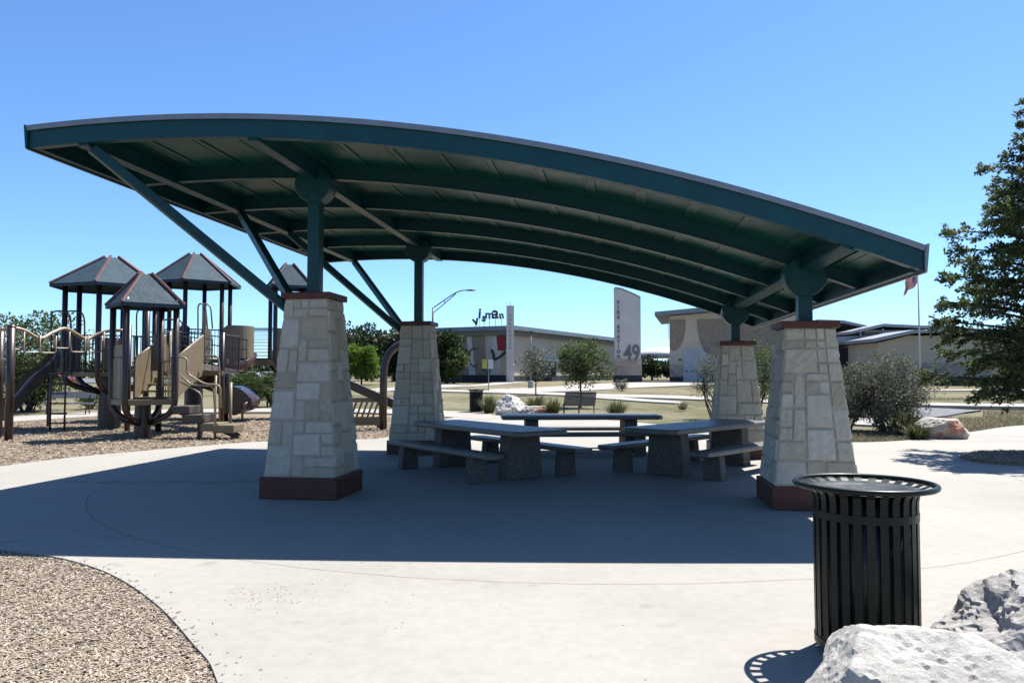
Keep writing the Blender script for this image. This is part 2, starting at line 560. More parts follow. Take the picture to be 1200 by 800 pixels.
def slab(name, pts, z, thick, mat, bev=0.0):
    mb = MB().prism([(p[0], p[1], z) for p in pts], (0, 0, -thick))
    return struct(name, mb, mat, fix=True, bevel=bev)
def px(*pts): return [at(x, y, 0.0) for x, y in pts]
front_curve = px((-90, 627), (0, 643), (60, 651), (110, 664), (150, 683), (190, 713), (225, 752), (250, 785))
fc = smooth_path(front_curve + [Vector((-1.33, 3.6, 0)), Vector((-1.28, 2.6, 0)), Vector((-1.4, 1.2, 0)), Vector((-2.2, -0.6, 0))], 6)
left_back = smooth_path(px((525, 490), (490, 503), (450, 512.5), (420, 514.5), (310, 517), (250, 521), (100, 534), (0, 546), (-90, 557)), 5)
right_back = smooth_path(px((1330, 492), (1200, 498), (1150, 504), (1080, 514), (1000, 518), (930, 514), (860, 506), (800, 500), (740, 494), (690, 490.5), (640, 488.5), (590, 485.5), (560, 484)), 5)
plaza = [Vector((-16, 8.2, 0))] + fc + [Vector((-2.4, -6, 0)), Vector((14, -6, 0)), Vector((30, 6, 0)), Vector((34, 17, 0))] + right_back + left_back + [Vector((-16, 12.4, 0))]
slab('plaza', plaza, 0.0, 0.12, M['plaza'])
slab('mulch_bed', [Vector((-16, 9.2, 0)), Vector((-16, -4, 0)), Vector((0, -4, 0)), Vector((0, 5, 0)), Vector((-4, 9.2, 0))], -0.035, 0.02, M['mulch'])
path_back = [at(x, y) for x, y in ((-260, 497), (-120, 493), (0, 488.5), (120, 482.5), (210, 479.5), (310, 478.5), (420, 479), (520, 482))]
slab('mulch_bed', [(p.x, p.y, 0) for p in path_back] + [Vector((-1.6, 24, 0)), Vector((-1.9, 15.5, 0)), Vector((-6, 14.5, 0)), Vector((-40, 9.5, 0))], -0.035, 0.02, M['mulch'])

def ribbon(name, left, right, mat, lift=0.012, k=10):
    L, Rr = smooth_path([at(*p) for p in left], k), smooth_path([at(*p) for p in right], k)
    n = min(len(L), len(Rr))
    mb = MB()
    cols = 4
    for i in range(n):
        for j in range(cols + 1):
            p = L[i].lerp(Rr[i], j / cols)
            mb.v.append((p.x, p.y, G(p.y) + lift))
    for i in range(n - 1):
        for j in range(cols):
            a = i * (cols + 1) + j
            mb.f.append((a, a + 1, a + cols + 2, a + cols + 1))
    # a real edge: skirt down into the soil
    for idx in (0, cols):
        for i in range(n - 1):
            a, b = i * (cols + 1) + idx, (i + 1) * (cols + 1) + idx
            s = len(mb.v)
            mb.v += [(mb.v[a][0], mb.v[a][1], mb.v[a][2] - .12), (mb.v[b][0], mb.v[b][1], mb.v[b][2] - .12)]
            mb.f.append((a, b, s + 1, s))
    return struct(name, mb, mat, fix=False)
# walkway behind the playground, running on to the plaza's back corner
ribbon('walkway', [(-260, 497), (-120, 493), (0, 488.5), (120, 482.5), (210, 479.5), (310, 478.5), (420, 479), (520, 481), (575, 484)],
       [(-260, 504), (-120, 499.5), (0, 494.5), (120, 487), (210, 483.5), (310, 482.5), (420, 483), (520, 488), (575, 492)], M['path'], 0.006)
ribbon('driveway', [(440, 455), (520, 450.5), (585, 447), (650, 441.5), (700, 440.5)], [(440, 459), (520, 454), (585, 450.5), (650, 445), (700, 443.5)], M['path'])
ribbon('driveway', [(572, 456.0), (640, 453.3), (700, 449.5), (770, 446.6), (850, 446), (960, 446)],
       [(572, 458.6), (640, 459.0), (700, 456.8), (760, 453.5), (850, 450.5), (960, 450)], M['path'], 0.018)
ribbon('footpath', [(430, 455.6), (520, 456.6), (600, 458.2), (690, 461.4), (780, 463.3), (870, 467), (960, 470)],
       [(430, 457.4), (520, 458.9), (600, 461.0), (690, 464.4), (780, 466.8), (870, 470.5), (960, 474)], M['path'], 0.026)
ribbon('footpath', [(680, 462.2), (720, 464.8), (760, 467.8), (800, 470.6)], [(680, 465.0), (720, 467.8), (760, 470.6), (800, 472.6)], M['path'], 0.014)
ribbon('road', [(930, 474.5), (1020, 476), (1100, 478), (1150, 480.5)], [(930, 484), (1020, 488), (1090, 488.5), (1130, 483)], M['asphalt'], 0.004)
ribbon('kerb', [(930, 470.5), (1050, 473.3), (1120, 474.5), (1260, 476)], [(930, 472.8), (1050, 476), (1120, 477.6), (1260, 479.5)], M['path'], 0.10)
ribbon('footpath', [(1000, 489.5), (1050, 490), (1085, 493), (1120, 496)], [(1000, 497), (1040, 499), (1075, 502), (1100, 504)], M['path'], 0.010)
ribbon('footpath', [(1080, 456.8), (1140, 456.2), (1260, 456)], [(1080, 458), (1140, 457.6), (1260, 457.8)], M['path'], 0.02)
# little planting bed round the right-hand tree
isl = [at(x, y, 0.0) for x, y in ((1125, 537), (1150, 531.5), (1200, 530.5), (1262, 531), (1300, 536), (1262, 545), (1200, 545.5), (1150, 542))]
isl = smooth_path(isl + [isl[0]], 5)[:-1]
slab('planting_bed', isl, 0.055, 0.1, M['mulch'])

def in_poly(x, y, P):
    c = False
    j = len(P) - 1
    for i in range(len(P)):
        if (P[i][1] > y) != (P[j][1] > y) and x < (P[j][0] - P[i][0]) * (y - P[i][1]) / (P[j][1] - P[i][1]) + P[i][0]: c = not c
        j = i
    return c
def chips(name, n, xr, yr, ok, size, z0, dens=None, mat=None, pile=0.02):
    mb = MB()
    k = 0
    while k < n:
        x, y = rnd.uniform(*xr), rnd.uniform(*yr)
        if dens: y = yr[0] + (yr[1] - yr[0]) * rnd.random() ** dens
        if not ok(x, y): continue
        k += 1
        l, w, t = rnd.uniform(.5, 1.3) * size, rnd.uniform(.15, .4) * size, rnd.uniform(.05, .14) * size
        rot = Matrix.Rotation(rnd.uniform(0, 6.28), 3, 'Z') @ Matrix.Rotation(rnd.gauss(0, .2), 3, 'X') @ Matrix.Rotation(rnd.gauss(0, .2), 3, 'Y')
        c = Vector((x, y, z0 + rnd.random() * pile))
        a = rnd.uniform(.4, 1)
        vs = []
        for dz in (-t / 2, t / 2):
            for dx, dy in ((-l / 2, -w / 2 * a), (l / 2, -w / 2), (l / 2 * a, w / 2), (-l / 2, w / 2 * a)):
                vs.append(c + rot @ Vector((dx, dy, dz)))
        mb.add(vs, [(3, 2, 1, 0), (4, 5, 6, 7), (0, 1, 5, 4), (1, 2, 6, 5), (2, 3, 7, 6), (3, 0, 4, 7)])
    return setp(obj(name, mb, mat or M['chip']), kind='stuff')
chips('wood_chips', 72000, (-6.4, -1.0), (3.2, 9.0), lambda x, y: not in_poly(x, y, plaza) and x > -0.68 * y - .4, 0.034, -0.03, 1.25)
chips('wood_chips', 16000, (-17, -1), (14, 31), lambda x, y: not in_poly(x, y, plaza) and abs(x) < .69 * y and y < 29.5 + (-x) * 0.02, 0.075, -0.03, 1.3, None, 0.03)
chips('wood_chips', 2500, (7, 13), (13.5, 16.5), lambda x, y: in_poly(x, y, isl), 0.06, 0.055)
FCN = [Vector((q.x, q.y, 0)) for q in fc]
def spill_ok(x, y):
    d = min((Vector((x, y, 0)) - q).length for q in FCN)
    return in_poly(x, y, plaza) and rnd.random() < math.exp(-d / .055) * .9
chips('wood_chips', 110, (-6, -1), (3.2, 7.5), spill_ok, 0.026, 0.004, None, None, 0.004)
def debris_ok(x, y):
    return in_poly(x, y, plaza) and rnd.random() < math.exp(-(((x + 1.75) / .28) ** 2 + ((y - 5.68) / .22) ** 2))
chips('leaf_litter', 90, (-2.6, -1.1), (5.0, 6.4), debris_ok, 0.016, 0.001, None, M['chip'], 0.003)
chips('leaf_litter', 110, (-1.9, 6), (4.0, 9), lambda x, y: in_poly(x, y, plaza) and rnd.random() < (.9 if x < -.6 else .12), 0.015, 0.001, None, M['chip'], 0.002)

def blades(name, n, sample, h, mat, w=0.008, kind='stuff'):
    mb = MB()
    k = 0
    while k < n:
        p = sample()
        if p is None: continue
        k += 1
        a = rnd.uniform(0, 6.28)
        hh = h * rnd.uniform(.5, 1.3)
        lean = Vector((math.cos(a), math.sin(a), 0)) * hh * rnd.uniform(.1, .7)
        s = Vector((-math.sin(a), math.cos(a), 0)) * w
        mid = p + lean * .35 + Vector((0, 0, hh * .6))
        top = p + lean + Vector((0, 0, hh))
        mb.add([p - s, p + s, mid + s * .7, mid - s * .7, top], [(0, 1, 2, 3), (3, 2, 4)])
    return setp(obj(name, mb, mat), kind=kind)
def lawn_sample():
    y = 18 + 30 * rnd.random() ** 1.6
    x = rnd.uniform(-.1, .72) * y
    if in_poly(x, y, plaza): return None
    p = Vector((x, y, G(y) - .06))
    # keep off the road and the paths beside it
    c = p - Vector((0, 0, EYE))
    sy = HORIZON - F_PX * c.z / y
    sx = 600 + F_PX * x / y
    if 930 < sx < 1150 and 470 < sy < 489.5: return None
    if sx < 1108 and 470 < sy < 505 and sy < 489 + (1108 - sx) * .4: return None
    if sx > 930 and 469 < sy < 480: return None
    if sx < 575 and sy > 477: return None
    if sy < 475 and sx < 880: return None
    return p
blades('dry_grass', 26000, lawn_sample, 0.085, M['drygrass'], 0.007)
#@@STRUCT_END

# =================================================================== PICNIC SHELTER
shelter = empty('picnic_shelter', PAV, YAW, 'open picnic shelter with curved teal metal roof on four tapered limestone piers', 'picnic shelter')
XL, XR = -5.94, 3.90
YF, YB = -4.75, 4.78
def zb(x):
    a, b, c = 4.247, 4.02, 2.63
    xm = (XL + XR) / 2
    return a * (x - xm) * (x - XR) / ((XL - xm) * (XL - XR)) + b * (x - XL) * (x - XR) / ((xm - XL) * (xm - XR)) + c * (x - XL) * (x - xm) / ((XR - XL) * (XR - xm))
def arc_beam(mb, x0, x1, y0, y1, z0, z1, n=44):
    base = len(mb.v)
    for i in range(n + 1):
        x = x0 + (x1 - x0) * i / n
        z = zb(x)
        for y, dz in ((y0, z0), (y1, z0), (y1, z1), (y0, z1)): mb.v.append((x, y, z + dz))
    for i in range(n):
        a, b = base + i * 4, base + i * 4 + 4
        for k in range(4):
            k2 = (k + 1) % 4
            mb.f.append((a + k, b + k, b + k2, a + k2))
    mb.f.append((base, base + 1, base + 2, base + 3))
    e = base + n * 4
    mb.f.append((e + 3, e + 2, e + 1, e))
    return mb
# roof deck
roofd = obj('roof_deck', arc_beam(MB(), XL + .02, XR - .02, YF + .03, YB - .03, .202, .245), M['tealbounce'], shelter, fix=True)
for i in range(16):
    x = XL + .45 + i * .605
    s = (zb(x + .05) - zb(x - .05)) / .1
    tilt = Matrix.Rotation(-math.atan(s), 3, 'Y')
    m_ = MB()
    for k, dx in enumerate((-.045, .045)):
        m_.box(Vector((x + dx, (YF + YB) / 2, zb(x + dx) + .193)), (.020, YB - YF - .16, .020), 0, tilt)
    m_.box(Vector((x, (YF + YB) / 2, zb(x) + .196)), (.09, YB - YF - .17, .010), 0, tilt)
    obj('roof_rib', m_, M['tealbounce'], roofd)
# fascia all round: channel with a bottom flange
for y, s in ((YF, 1), (YB, -1)):
    m_ = MB()
    ya, yb_ = (y, y + .025) if s > 0 else (y - .025, y)
    arc_beam(m_, XL, XR, ya, yb_, 0.0, .199)
    ya, yb_ = (y + .0255, y + .10) if s > 0 else (y - .10, y - .0255)
    arc_beam(m_, XL, XR, ya, yb_, 0.0, .014)
    obj('fascia', m_, M['teal'], shelter, fix=True)
    m_ = MB()
    ya, yb_ = (y - .03, y + .10) if s > 0 else (y - .10, y + .03)
    arc_beam(m_, XL - .02, XR + .01, ya, yb_, .2465, .262)
    ya, yb_ = (y - .03, y - .012) if s > 0 else (y + .012, y + .03)
    arc_beam(m_, XL - .02, XR + .01, ya, yb_, .200, .246)
    obj('roof_edge', m_, M['rooftrim'], shelter, fix=True)
arc_beam(m_ := MB(), XL - .02, XR + .01, YF + .1005, YB - .1005, .2465, .256)
obj('roof_sheet', m_, M['metroof'], shelter, fix=True)
for x, s in ((XL, 1), (XR, -1)):
    z = zb(x)
    m_ = MB()
    m_.box((x + s * .016, (YF + YB) / 2, z + .10), (.022, YB - YF - .052, .198))
    m_.box((x + s * .060, (YF + YB) / 2, z + .008), (.062, YB - YF - .21, .014))
    obj('end_fascia', m_, M['teal'], shelter)
    m_ = MB()
    m_.prism([(x - s * .024, YF - .035, z - .012), (x - s * .004, YF - .035, z - .012), (x - s * .004, YF - .035, z + .17), (x - s * .028, YF - .035, z + .268), (x - s * .05, YF - .035, z + .268)], (0, YB - YF + .07, 0))
    obj('drip_edge', m_, M['teal' if x < 0 else 'rooftrim'], shelter, fix=True)
    m_ = MB().box((x - s * .016, (YF + YB) / 2, z - .016), (.03, YB - YF + .02, .006))
    obj('drip_lip', m_, M['hip' if x < 0 else 'rooftrim'], shelter)
# four curved rafters
RY = [YF + (YB - YF) * k / 5 for k in (1, 2, 3, 4)]
RY[0], RY[3] = -PD / 2, PD / 2
RY[1], RY[2] = -PD / 6, PD / 6
for y in RY:
    m_ = MB()
    arc_beam(m_, XL + .03, XR - .03, y - .03, y + .03, .012, .2015)
    arc_beam(m_, XL + .03, XR - .03, y - .055, y + .055, -.002, .0115)
    obj('rafter', m_, M['teal'], shelter, fix=True)
# girders front to back
GX = (-5.28, -PW / 2, PW / 2)
for x in GX:
    m_ = MB()
    s = math.atan((zb(x + .05) - zb(x - .05)) / .1)
    tl = Matrix.Rotation(-s, 3, 'Y')
    m_.box((x, (YF + YB) / 2, zb(x) + .085), (.10, YB - YF - .06, .20), 0, tl)
    m_.box((x, (YF + YB) / 2, zb(x) - .022), (.15, YB - YF - .07, .014), 0, tl)
    obj('girder', m_, M['teal'], shelter)

# limestone piers
def ashlar(mb, P, U, V, g, seed):
    """random rectangular stones over a face. P(u, v) -> (point, normal); U, V: grid lines in metres"""
    rg = random.Random(seed)
    nu, nv = len(U) - 1, len(V) - 1
    occ = [[False] * nu for _ in range(nv)]
    for j in range(nv):
        for i in range(nu):
            if occ[j][i]: continue
            w, h = rg.choice([(2, 1), (2, 2), (1, 2), (3, 2), (2, 3), (1, 1), (2, 1), (2, 2), (1, 1), (2, 3), (1, 2)])
            w, h = min(w, nu - i), min(h, nv - j)
            while any(occ[j][i + a] for a in range(w)): w -= 1
            for a in range(h):
                for b_ in range(w): occ[j + a][i + b_] = True
            if w == 0: continue
            u0, u1, v0, v1 = U[i], U[i + w], V[j], V[j + h]
            ju = lambda: rg.uniform(-.003, .004)
            u0 += g * 2 + ju() if i > 0 else .004
            u1 -= g * 2 + ju() if i + w < nu else .004
            v0 += g + ju() if j > 0 else g * .5
            v1 -= g + ju() if j + h < nv else g * .5
            k = 7
            KN = (0, .06, .2, .4, .6, .8, .94, 1)
            hgt = rg.uniform(.010, .027)
            tx, ty = rg.uniform(-.008, .008), rg.uniform(-.008, .008)
            sd = rg.uniform(0, 100)
            base = len(mb.v)
            for b_ in range(k + 1):
                for a in range(k + 1):
                    s, t = KN[a], KN[b_]
                    e = min(s, 1 - s, t, 1 - t)
                    # chipped outline
                    wob = noise.noise(Vector((s * 3 + sd, t * 3, sd))) * .006 if e == 0 else 0
                    p, n_ = P(u0 + (u1 - u0) * s, v0 + (v1 - v0) * t)
                    prof = 0 if e == 0 else min(1, .86 + e)
                    d = hgt * prof + (tx * (s - .5) + ty * (t - .5)) * prof
                    if e > 0: d += noise.noise(Vector((s * (u1 - u0) * 16 + sd, t * (v1 - v0) * 16, sd))) * .008
                    q = p + n_ * (d - .004)
                    if e == 0: q += Vector((0, 0, wob))
                    mb.v.append(tuple(q))
            for b_ in range(k):
                for a in range(k):
                    c = base + b_ * (k + 1) + a
                    mb.f.append((c, c + 1, c + k + 2, c + k + 1))
def pier(H, seed):
    z0, z1 = .285, H - .085
    b0, b1 = .475, .285
    half = lambda z: b0 + (b1 - b0) * (z - z0) / (z1 - z0)
    core = MB()
    core.add([(sx * half(z), sy * half(z), z) for z in (0.0, z1) for sx, sy in ((-1, -1), (1, -1), (1, 1), (-1, 1))],
             [(3, 2, 1, 0), (4, 5, 6, 7), (0, 1, 5, 4), (1, 2, 6, 5), (2, 3, 7, 6), (3, 0, 4, 7)])
    p = obj('pier', core, M['mortar'], shelter)
    st = MB()
    slope = (b0 - b1) / (z1 - z0)
    for f in range(4):
        rot = Matrix.Rotation(f * math.pi / 2, 3, 'Z')
        nrm = rot @ Vector((0, -1, slope)).normalized()
        def P(u, v, rot=rot, nrm=nrm):
            return rot @ Vector((u * half(v), -half(v), v)), nrm
        rg = random.Random(seed * 10 + f)
        nu = 5
        U = [-1 + 2 * i / nu + (rg.uniform(-.09, .09) if 0 < i < nu else 0) for i in range(nu + 1)]
        nv = round((z1 - z0) / .135)
        V = [z0 + (z1 - z0) * j / nv + (rg.uniform(-.03, .03) if 0 < j < nv else 0) for j in range(nv + 1)]
        # u is normalised here, so the joint has to be scaled
        ashlar(st, P, U, V, .0065, seed * 100 + f)
    obj('stone_facing', st, M['stone'], p)
    obj('cap', MB().box((0, 0, H - .042), (.68, .68, .084)), M['maroon'], p, bevel=.008)
    obj('base_trim', MB().box((0, 0, .14), (1.04, 1.04, .28)), M['maroon'], p, bevel=.012)
    return p
HA, HB = 2.686, 2.248
PIERS = []
for H, x, seed in ((HA, -PW / 2, 3), (HB, PW / 2, 5)):
    p = pier(H, seed)
    p.location = (x, -PD / 2, 0)
    q = copy_tree(p)
    q.parent = shelter
    q.location = (x, PD / 2, 0)
    q.rotation_euler = (0, 0, math.pi / 2)
    PIERS += [p, q]
for x, H in ((-PW / 2, HA), (PW / 2, HB)):
    for y in (-PD / 2, PD / 2):
        zt = zb(x) - .02
        post = obj('post', MB().box((x, y, (H + zt - .1) / 2), (.17, .17, zt - .1 - H)), M['teal'], shelter, bevel=.012)
        obj('base_plate', MB().box((x, y, H + .009), (.27, .27, .018)), M['teal'], post)
        # round gusset drum gripping girder and rafter
        d = MB().lathe([(0.0, -.135), (.245, -.135), (.258, -.12), (.258, .12), (.245, .135), (0.0, .135)], n=36, cap=False)
        d.v = [(x + a, y + c, zt - .06 + b_) for a, b_, c in d.v]
        for k in range(8):
            a_ = math.pi * (k + .5) / 4
            for f_ in (-1, 1):
                d.tube([(x + .20 * math.cos(a_), y + f_ * .130, zt - .06 + .20 * math.sin(a_)), (x + .20 * math.cos(a_), y + f_ * .152, zt - .06 + .20 * math.sin(a_))], .018, 6)
        obj('hub', d, M['teal'], post, fix=True)
# struts from the tall piers out to the low edge girder
for y, ys in ((-PD / 2, (YF + .10, RY[1])), (PD / 2, (RY[2], YB - .10))):
    for ye in ys:
        sgn = 1 if ye > y else -1
        a = Vector((-PW / 2 - .30, y + sgn * .14, HA - .22))
        b_ = Vector((GX[0] + .05, ye - sgn * .02, zb(GX[0]) - .03))
        s = obj('strut', MB().bar(a, b_, .105, .12), M['teal'], shelter, bevel=.012)
        obj('foot_plate', MB().box(a + Vector((.0, 0, -.02)), (.05, .20, .26)), M['teal'], s)

# =================================================================== PICNIC TABLES AND BENCHES
def slab_mb(l, w, z, t):
    mb = MB()
    c = .09
    poly = [(-l / 2 + c, -w / 2), (l / 2 - c, -w / 2), (l / 2, -w / 2 + c), (l / 2, w / 2 - c), (l / 2 - c, w / 2), (-l / 2 + c, w / 2), (-l / 2, w / 2 - c), (-l / 2, -w / 2 + c)]
    mb.prism([(x, y, z - t) for x, y in poly], (0, 0, t))
    return mb
def ped_mb(x, wb, wt, th, h):
    vs = []
    for z, w in ((0, wb), (h, wt)):
        for sx, sy in ((-1, -1), (1, -1), (1, 1), (-1, 1)): vs.append((x + sx * th / 2, sy * w / 2, z))
    return MB().add(vs, [(3, 2, 1, 0), (4, 5, 6, 7), (0, 1, 5, 4), (1, 2, 6, 5), (2, 3, 7, 6), (3, 0, 4, 7)])
TL, TW = 3.3, 1.0
def make_table(label):
    t = empty('picnic_table', (0, 0, 0), 0, label, 'picnic table', 'concrete picnic tables under the shelter')
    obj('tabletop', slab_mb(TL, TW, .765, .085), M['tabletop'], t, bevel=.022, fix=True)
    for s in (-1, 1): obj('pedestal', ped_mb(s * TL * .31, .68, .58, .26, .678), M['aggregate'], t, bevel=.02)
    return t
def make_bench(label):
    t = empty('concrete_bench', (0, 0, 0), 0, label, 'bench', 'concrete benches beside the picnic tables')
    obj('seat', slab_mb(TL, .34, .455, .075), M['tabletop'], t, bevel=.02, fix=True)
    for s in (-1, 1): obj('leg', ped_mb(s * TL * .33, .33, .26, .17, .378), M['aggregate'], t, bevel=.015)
    return t
TABLES = [  # centre, heading of the long axis (radians from +x), label, bench labels
    ((-.46, 12.98), R(125), 'concrete picnic table by the tall front pier, its end facing the camera',
     ('concrete bench between the tall front pier and the nearest picnic table', 'concrete bench on the inner side of the picnic table closest to the tall front pier')),
    ((1.42, 16.35), R(3), 'concrete picnic table standing broadside behind the other two tables',
     ('concrete bench on the near side of the broadside picnic table', 'concrete bench on the far side of the broadside picnic table, towards the lawn')),
    ((3.2, 13.28), R(47), 'concrete picnic table half hidden behind the short front pier',
     ('concrete bench with pale sunlit edge beside the short front pier', 'concrete bench on the inner side of the table half hidden by the short front pier')),
]
t0 = b0 = None
for (cx, cy), ang, lab, bl in TABLES:
    if t0 is None:
        t = t0 = make_table(lab)
    else:
        t = copy_tree(t0)
        t['label'] = lab
    t.location = (cx, cy, 0)
    t.rotation_euler = (0, 0, ang)
    side = -1 if (cx > 2 or cy > 15) else 1
    for s, l in ((side, bl[0]), (-side, bl[1])):
        if b0 is None:
            b = b0 = make_bench(l)
        else:
            b = copy_tree(b0)
            b['label'] = l
        b.location = (cx - s * math.sin(ang) * .84, cy + s * math.cos(ang) * .84, 0)
        b.rotation_euler = (0, 0, ang)

# =================================================================== LITTER BINS
def make_can(label):
    t = empty('trash_can', (0, 0, 0), 0, label, 'trash can', 'slatted metal trash cans')
    for k in range(26):
        a = 2 * math.pi * k / 26
        prof = [(r * .917, z) for r, z in ((.300, .05), (.302, .45), (.302, .80), (.303, .885), (.310, .918), (.335, .944), (.372, .957), (.408, .964))]
        mb = MB()
        ca, sa = math.cos(a), math.sin(a)
        base = 0
        for r, z in prof:
            w = .0215
            for rr, ww in ((r - .004, -w), (r + .004, -w), (r + .004, w), (r - .004, w)):
                mb.v.append((ca * rr - sa * ww, sa * rr + ca * ww, z))
        for i in range(len(prof) - 1):
            for q in range(4):
                q2 = (q + 1) % 4
                mb.f.append((i * 4 + q, i * 4 + q2, i * 4 + 4 + q2, i * 4 + 4 + q))
        mb.f += [(3, 2, 1, 0), tuple(len(prof) * 4 - 4 + q for q in range(4))]
        obj('slat', mb, M['canpaint'], t, fix=True)
    ring = lambda r, z, n=48: [(r * math.cos(2 * math.pi * i / n), r * math.sin(2 * math.pi * i / n), z) for i in range(n)]
    obj('rim', MB().tube(ring(.378, .966), .0165, 10, True), M['canpaint'], t, smooth=True)
    for z in (.075, .80):
        obj('band', MB().lathe([(.2695, z - .022), (.285, z - .022), (.285, z + .022), (.2695, z + .022), (.2695, z - .022)], n=48, cap=False), M['canpaint'], t, fix=True)
    obj('liner', MB().lathe([(.02, .06), (.247, .06), (.260, .88), (.254, .88), (.241, .07), (.02, .07)], n=40, cap=False), M['black'], t, smooth=True)
    obj('lid', MB().lathe([(.318, .940), (.311, .946), (.275, .936), (.19, .920), (.10, .908), (.0, .904), (.0, .896), (.10, .900), (.19, .912), (.275, .928), (.318, .940)], n=48, cap=False), M['canlid'], t, smooth=True)
    obj('foot', MB().lathe([(.0, .0), (.16, .0), (.16, .02), (.04, .05), (.0, .05)], n=24, cap=False), M['canpaint'], t, fix=True)
    return t
can = make_can('dark green slatted trash can with flared rim behind the big pale boulder')
can.location = (2.045, 4.56, 0)
can.rotation_euler = (0, 0, .05)
can2 = copy_tree(can)
can2['label'] = 'small distant dark slatted trash can at plaza edge beside a pale rock'
p = at(558, 482.5)
can2.location = (p.x, p.y, 0.0)

# =================================================================== BOULDERS
def ball_n(d, seed): return Vector((noise.noise(d * 5 + Vector((seed, 0, 0))), noise.noise(d * 5 + Vector((0, seed, 0))), noise.noise(d * 5 + Vector((0, 0, seed)))))
def boulder(label, loc, size, seed, mat, rz=0, planes=16, rough=.06, flat=None, sub=6, group='limestone boulders edging the plaza'):
    rg = random.Random(seed)
    pl = []
    for i in range(planes):
        v = Vector((rg.gauss(0, 1), rg.gauss(0, 1), rg.gauss(0, .8))).normalized()
        pl.append((v, rg.uniform(.72, 1.0)))
    for i in range(70):
        v = Vector((rg.gauss(0, 1), rg.gauss(0, 1), rg.gauss(0, 1))).normalized()
        pl.append((v, rg.uniform(.90, 1.04)))
    for f in (flat or []): pl.append((Vector(f[0]).normalized(), f[1]))
    bm = bmesh.new()
    bmesh.ops.create_icosphere(bm, subdivisions=sub, radius=1)
    for v in bm.verts:
        d = v.co.normalized()
        r = 1.05
        soft = 0
        for n_, k in pl:
            c = d.dot(n_)
            if c > .05: r = min(r, k / c)
        r += noise.fractal(d * 2.2 + Vector((seed, 0, 0)), 1.0, 2.1, 5) * rough
        r += noise.fractal(d * 9 + Vector((0, seed, 0)), 0.9, 2.1, 5) * rough * .26 - abs(noise.noise(d * 6.3 + Vector((seed, seed, 0)))) * rough * .18
        cr = abs(noise.noise(d * 3.1 + Vector((0, 0, seed))) + .25 * noise.noise(d * 11))
        if cr < .035: r -= (.035 - cr) * rough * 16
        # small sharp chips: each cell of a broken surface sits at its own depth
        cc = noise.cell(d * 7.5 + ball_n(d, seed) * .5)
        r += (cc - .5) * rough * .10
        v.co = d * r
    me = bpy.data.meshes.new('boulder')
    for v in bm.verts: v.co = Vector((v.co.x * size[0], v.co.y * size[1], v.co.z * size[2]))
    for f in bm.faces: f.smooth = False
    bm.to_mesh(me)
    bm.free()
    me.materials.append(mat)
    o = bpy.data.objects.new('boulder', me)
    COL.objects.link(o)
    o.location = loc
    o.rotation_euler = (0, 0, rz)
    return setp(o, label, 'boulder', group)
boulder('big pale limestone boulder with flat top, in front of the slatted trash can', (1.68, 3.16, .13), (.66, .56, .46), 11, M['rock'], .1, 12, .045, [((-.08, -.50, 1), .80), ((.10, .10, 1), .93), ((.62, -.05, .62), .86), ((-1, -.1, .30), .86)], 6)
boulder('rugged grey boulder with dark pitted side, behind the flat topped boulder', (3.04, 4.10, .10), (.92, .74, .52), 23, M['rockgrey'], .35, 18, .078, [((-.25, -.15, 1), .80), ((-.75, -.6, .5), .74), ((-.2, -1, .1), .8)], 6)
p = at(1113, 515)
boulder('long boulder with rust red patch beside spiky green plant at plaza edge', (p.x + .05, p.y + .45, .18), (.68, .42, .42), 31, M['rockred'], -.1, 12, .06, [((0, -.2, 1), .80), ((.9, -.3, .4), .8)], 5)
p = at(598, 486)
boulder('white pointed rock beside the distant trash can', (p.x, p.y + .4, .25), (.66, .5, .54), 44, M['rock'], .4, 10, .09, [((-.6, -.5, .5), .7), ((.5, -.6, .5), .7)], 5)
p = at(628, 486)
boulder('low flat pinkish rock between the white pointed rock and the metal bench', (p.x, p.y + .3, .12), (.7, .4, .32), 52, M['rockred'], .1, 10, .07, [((0, 0, 1), .7)], 5)
#@@NEAR_END

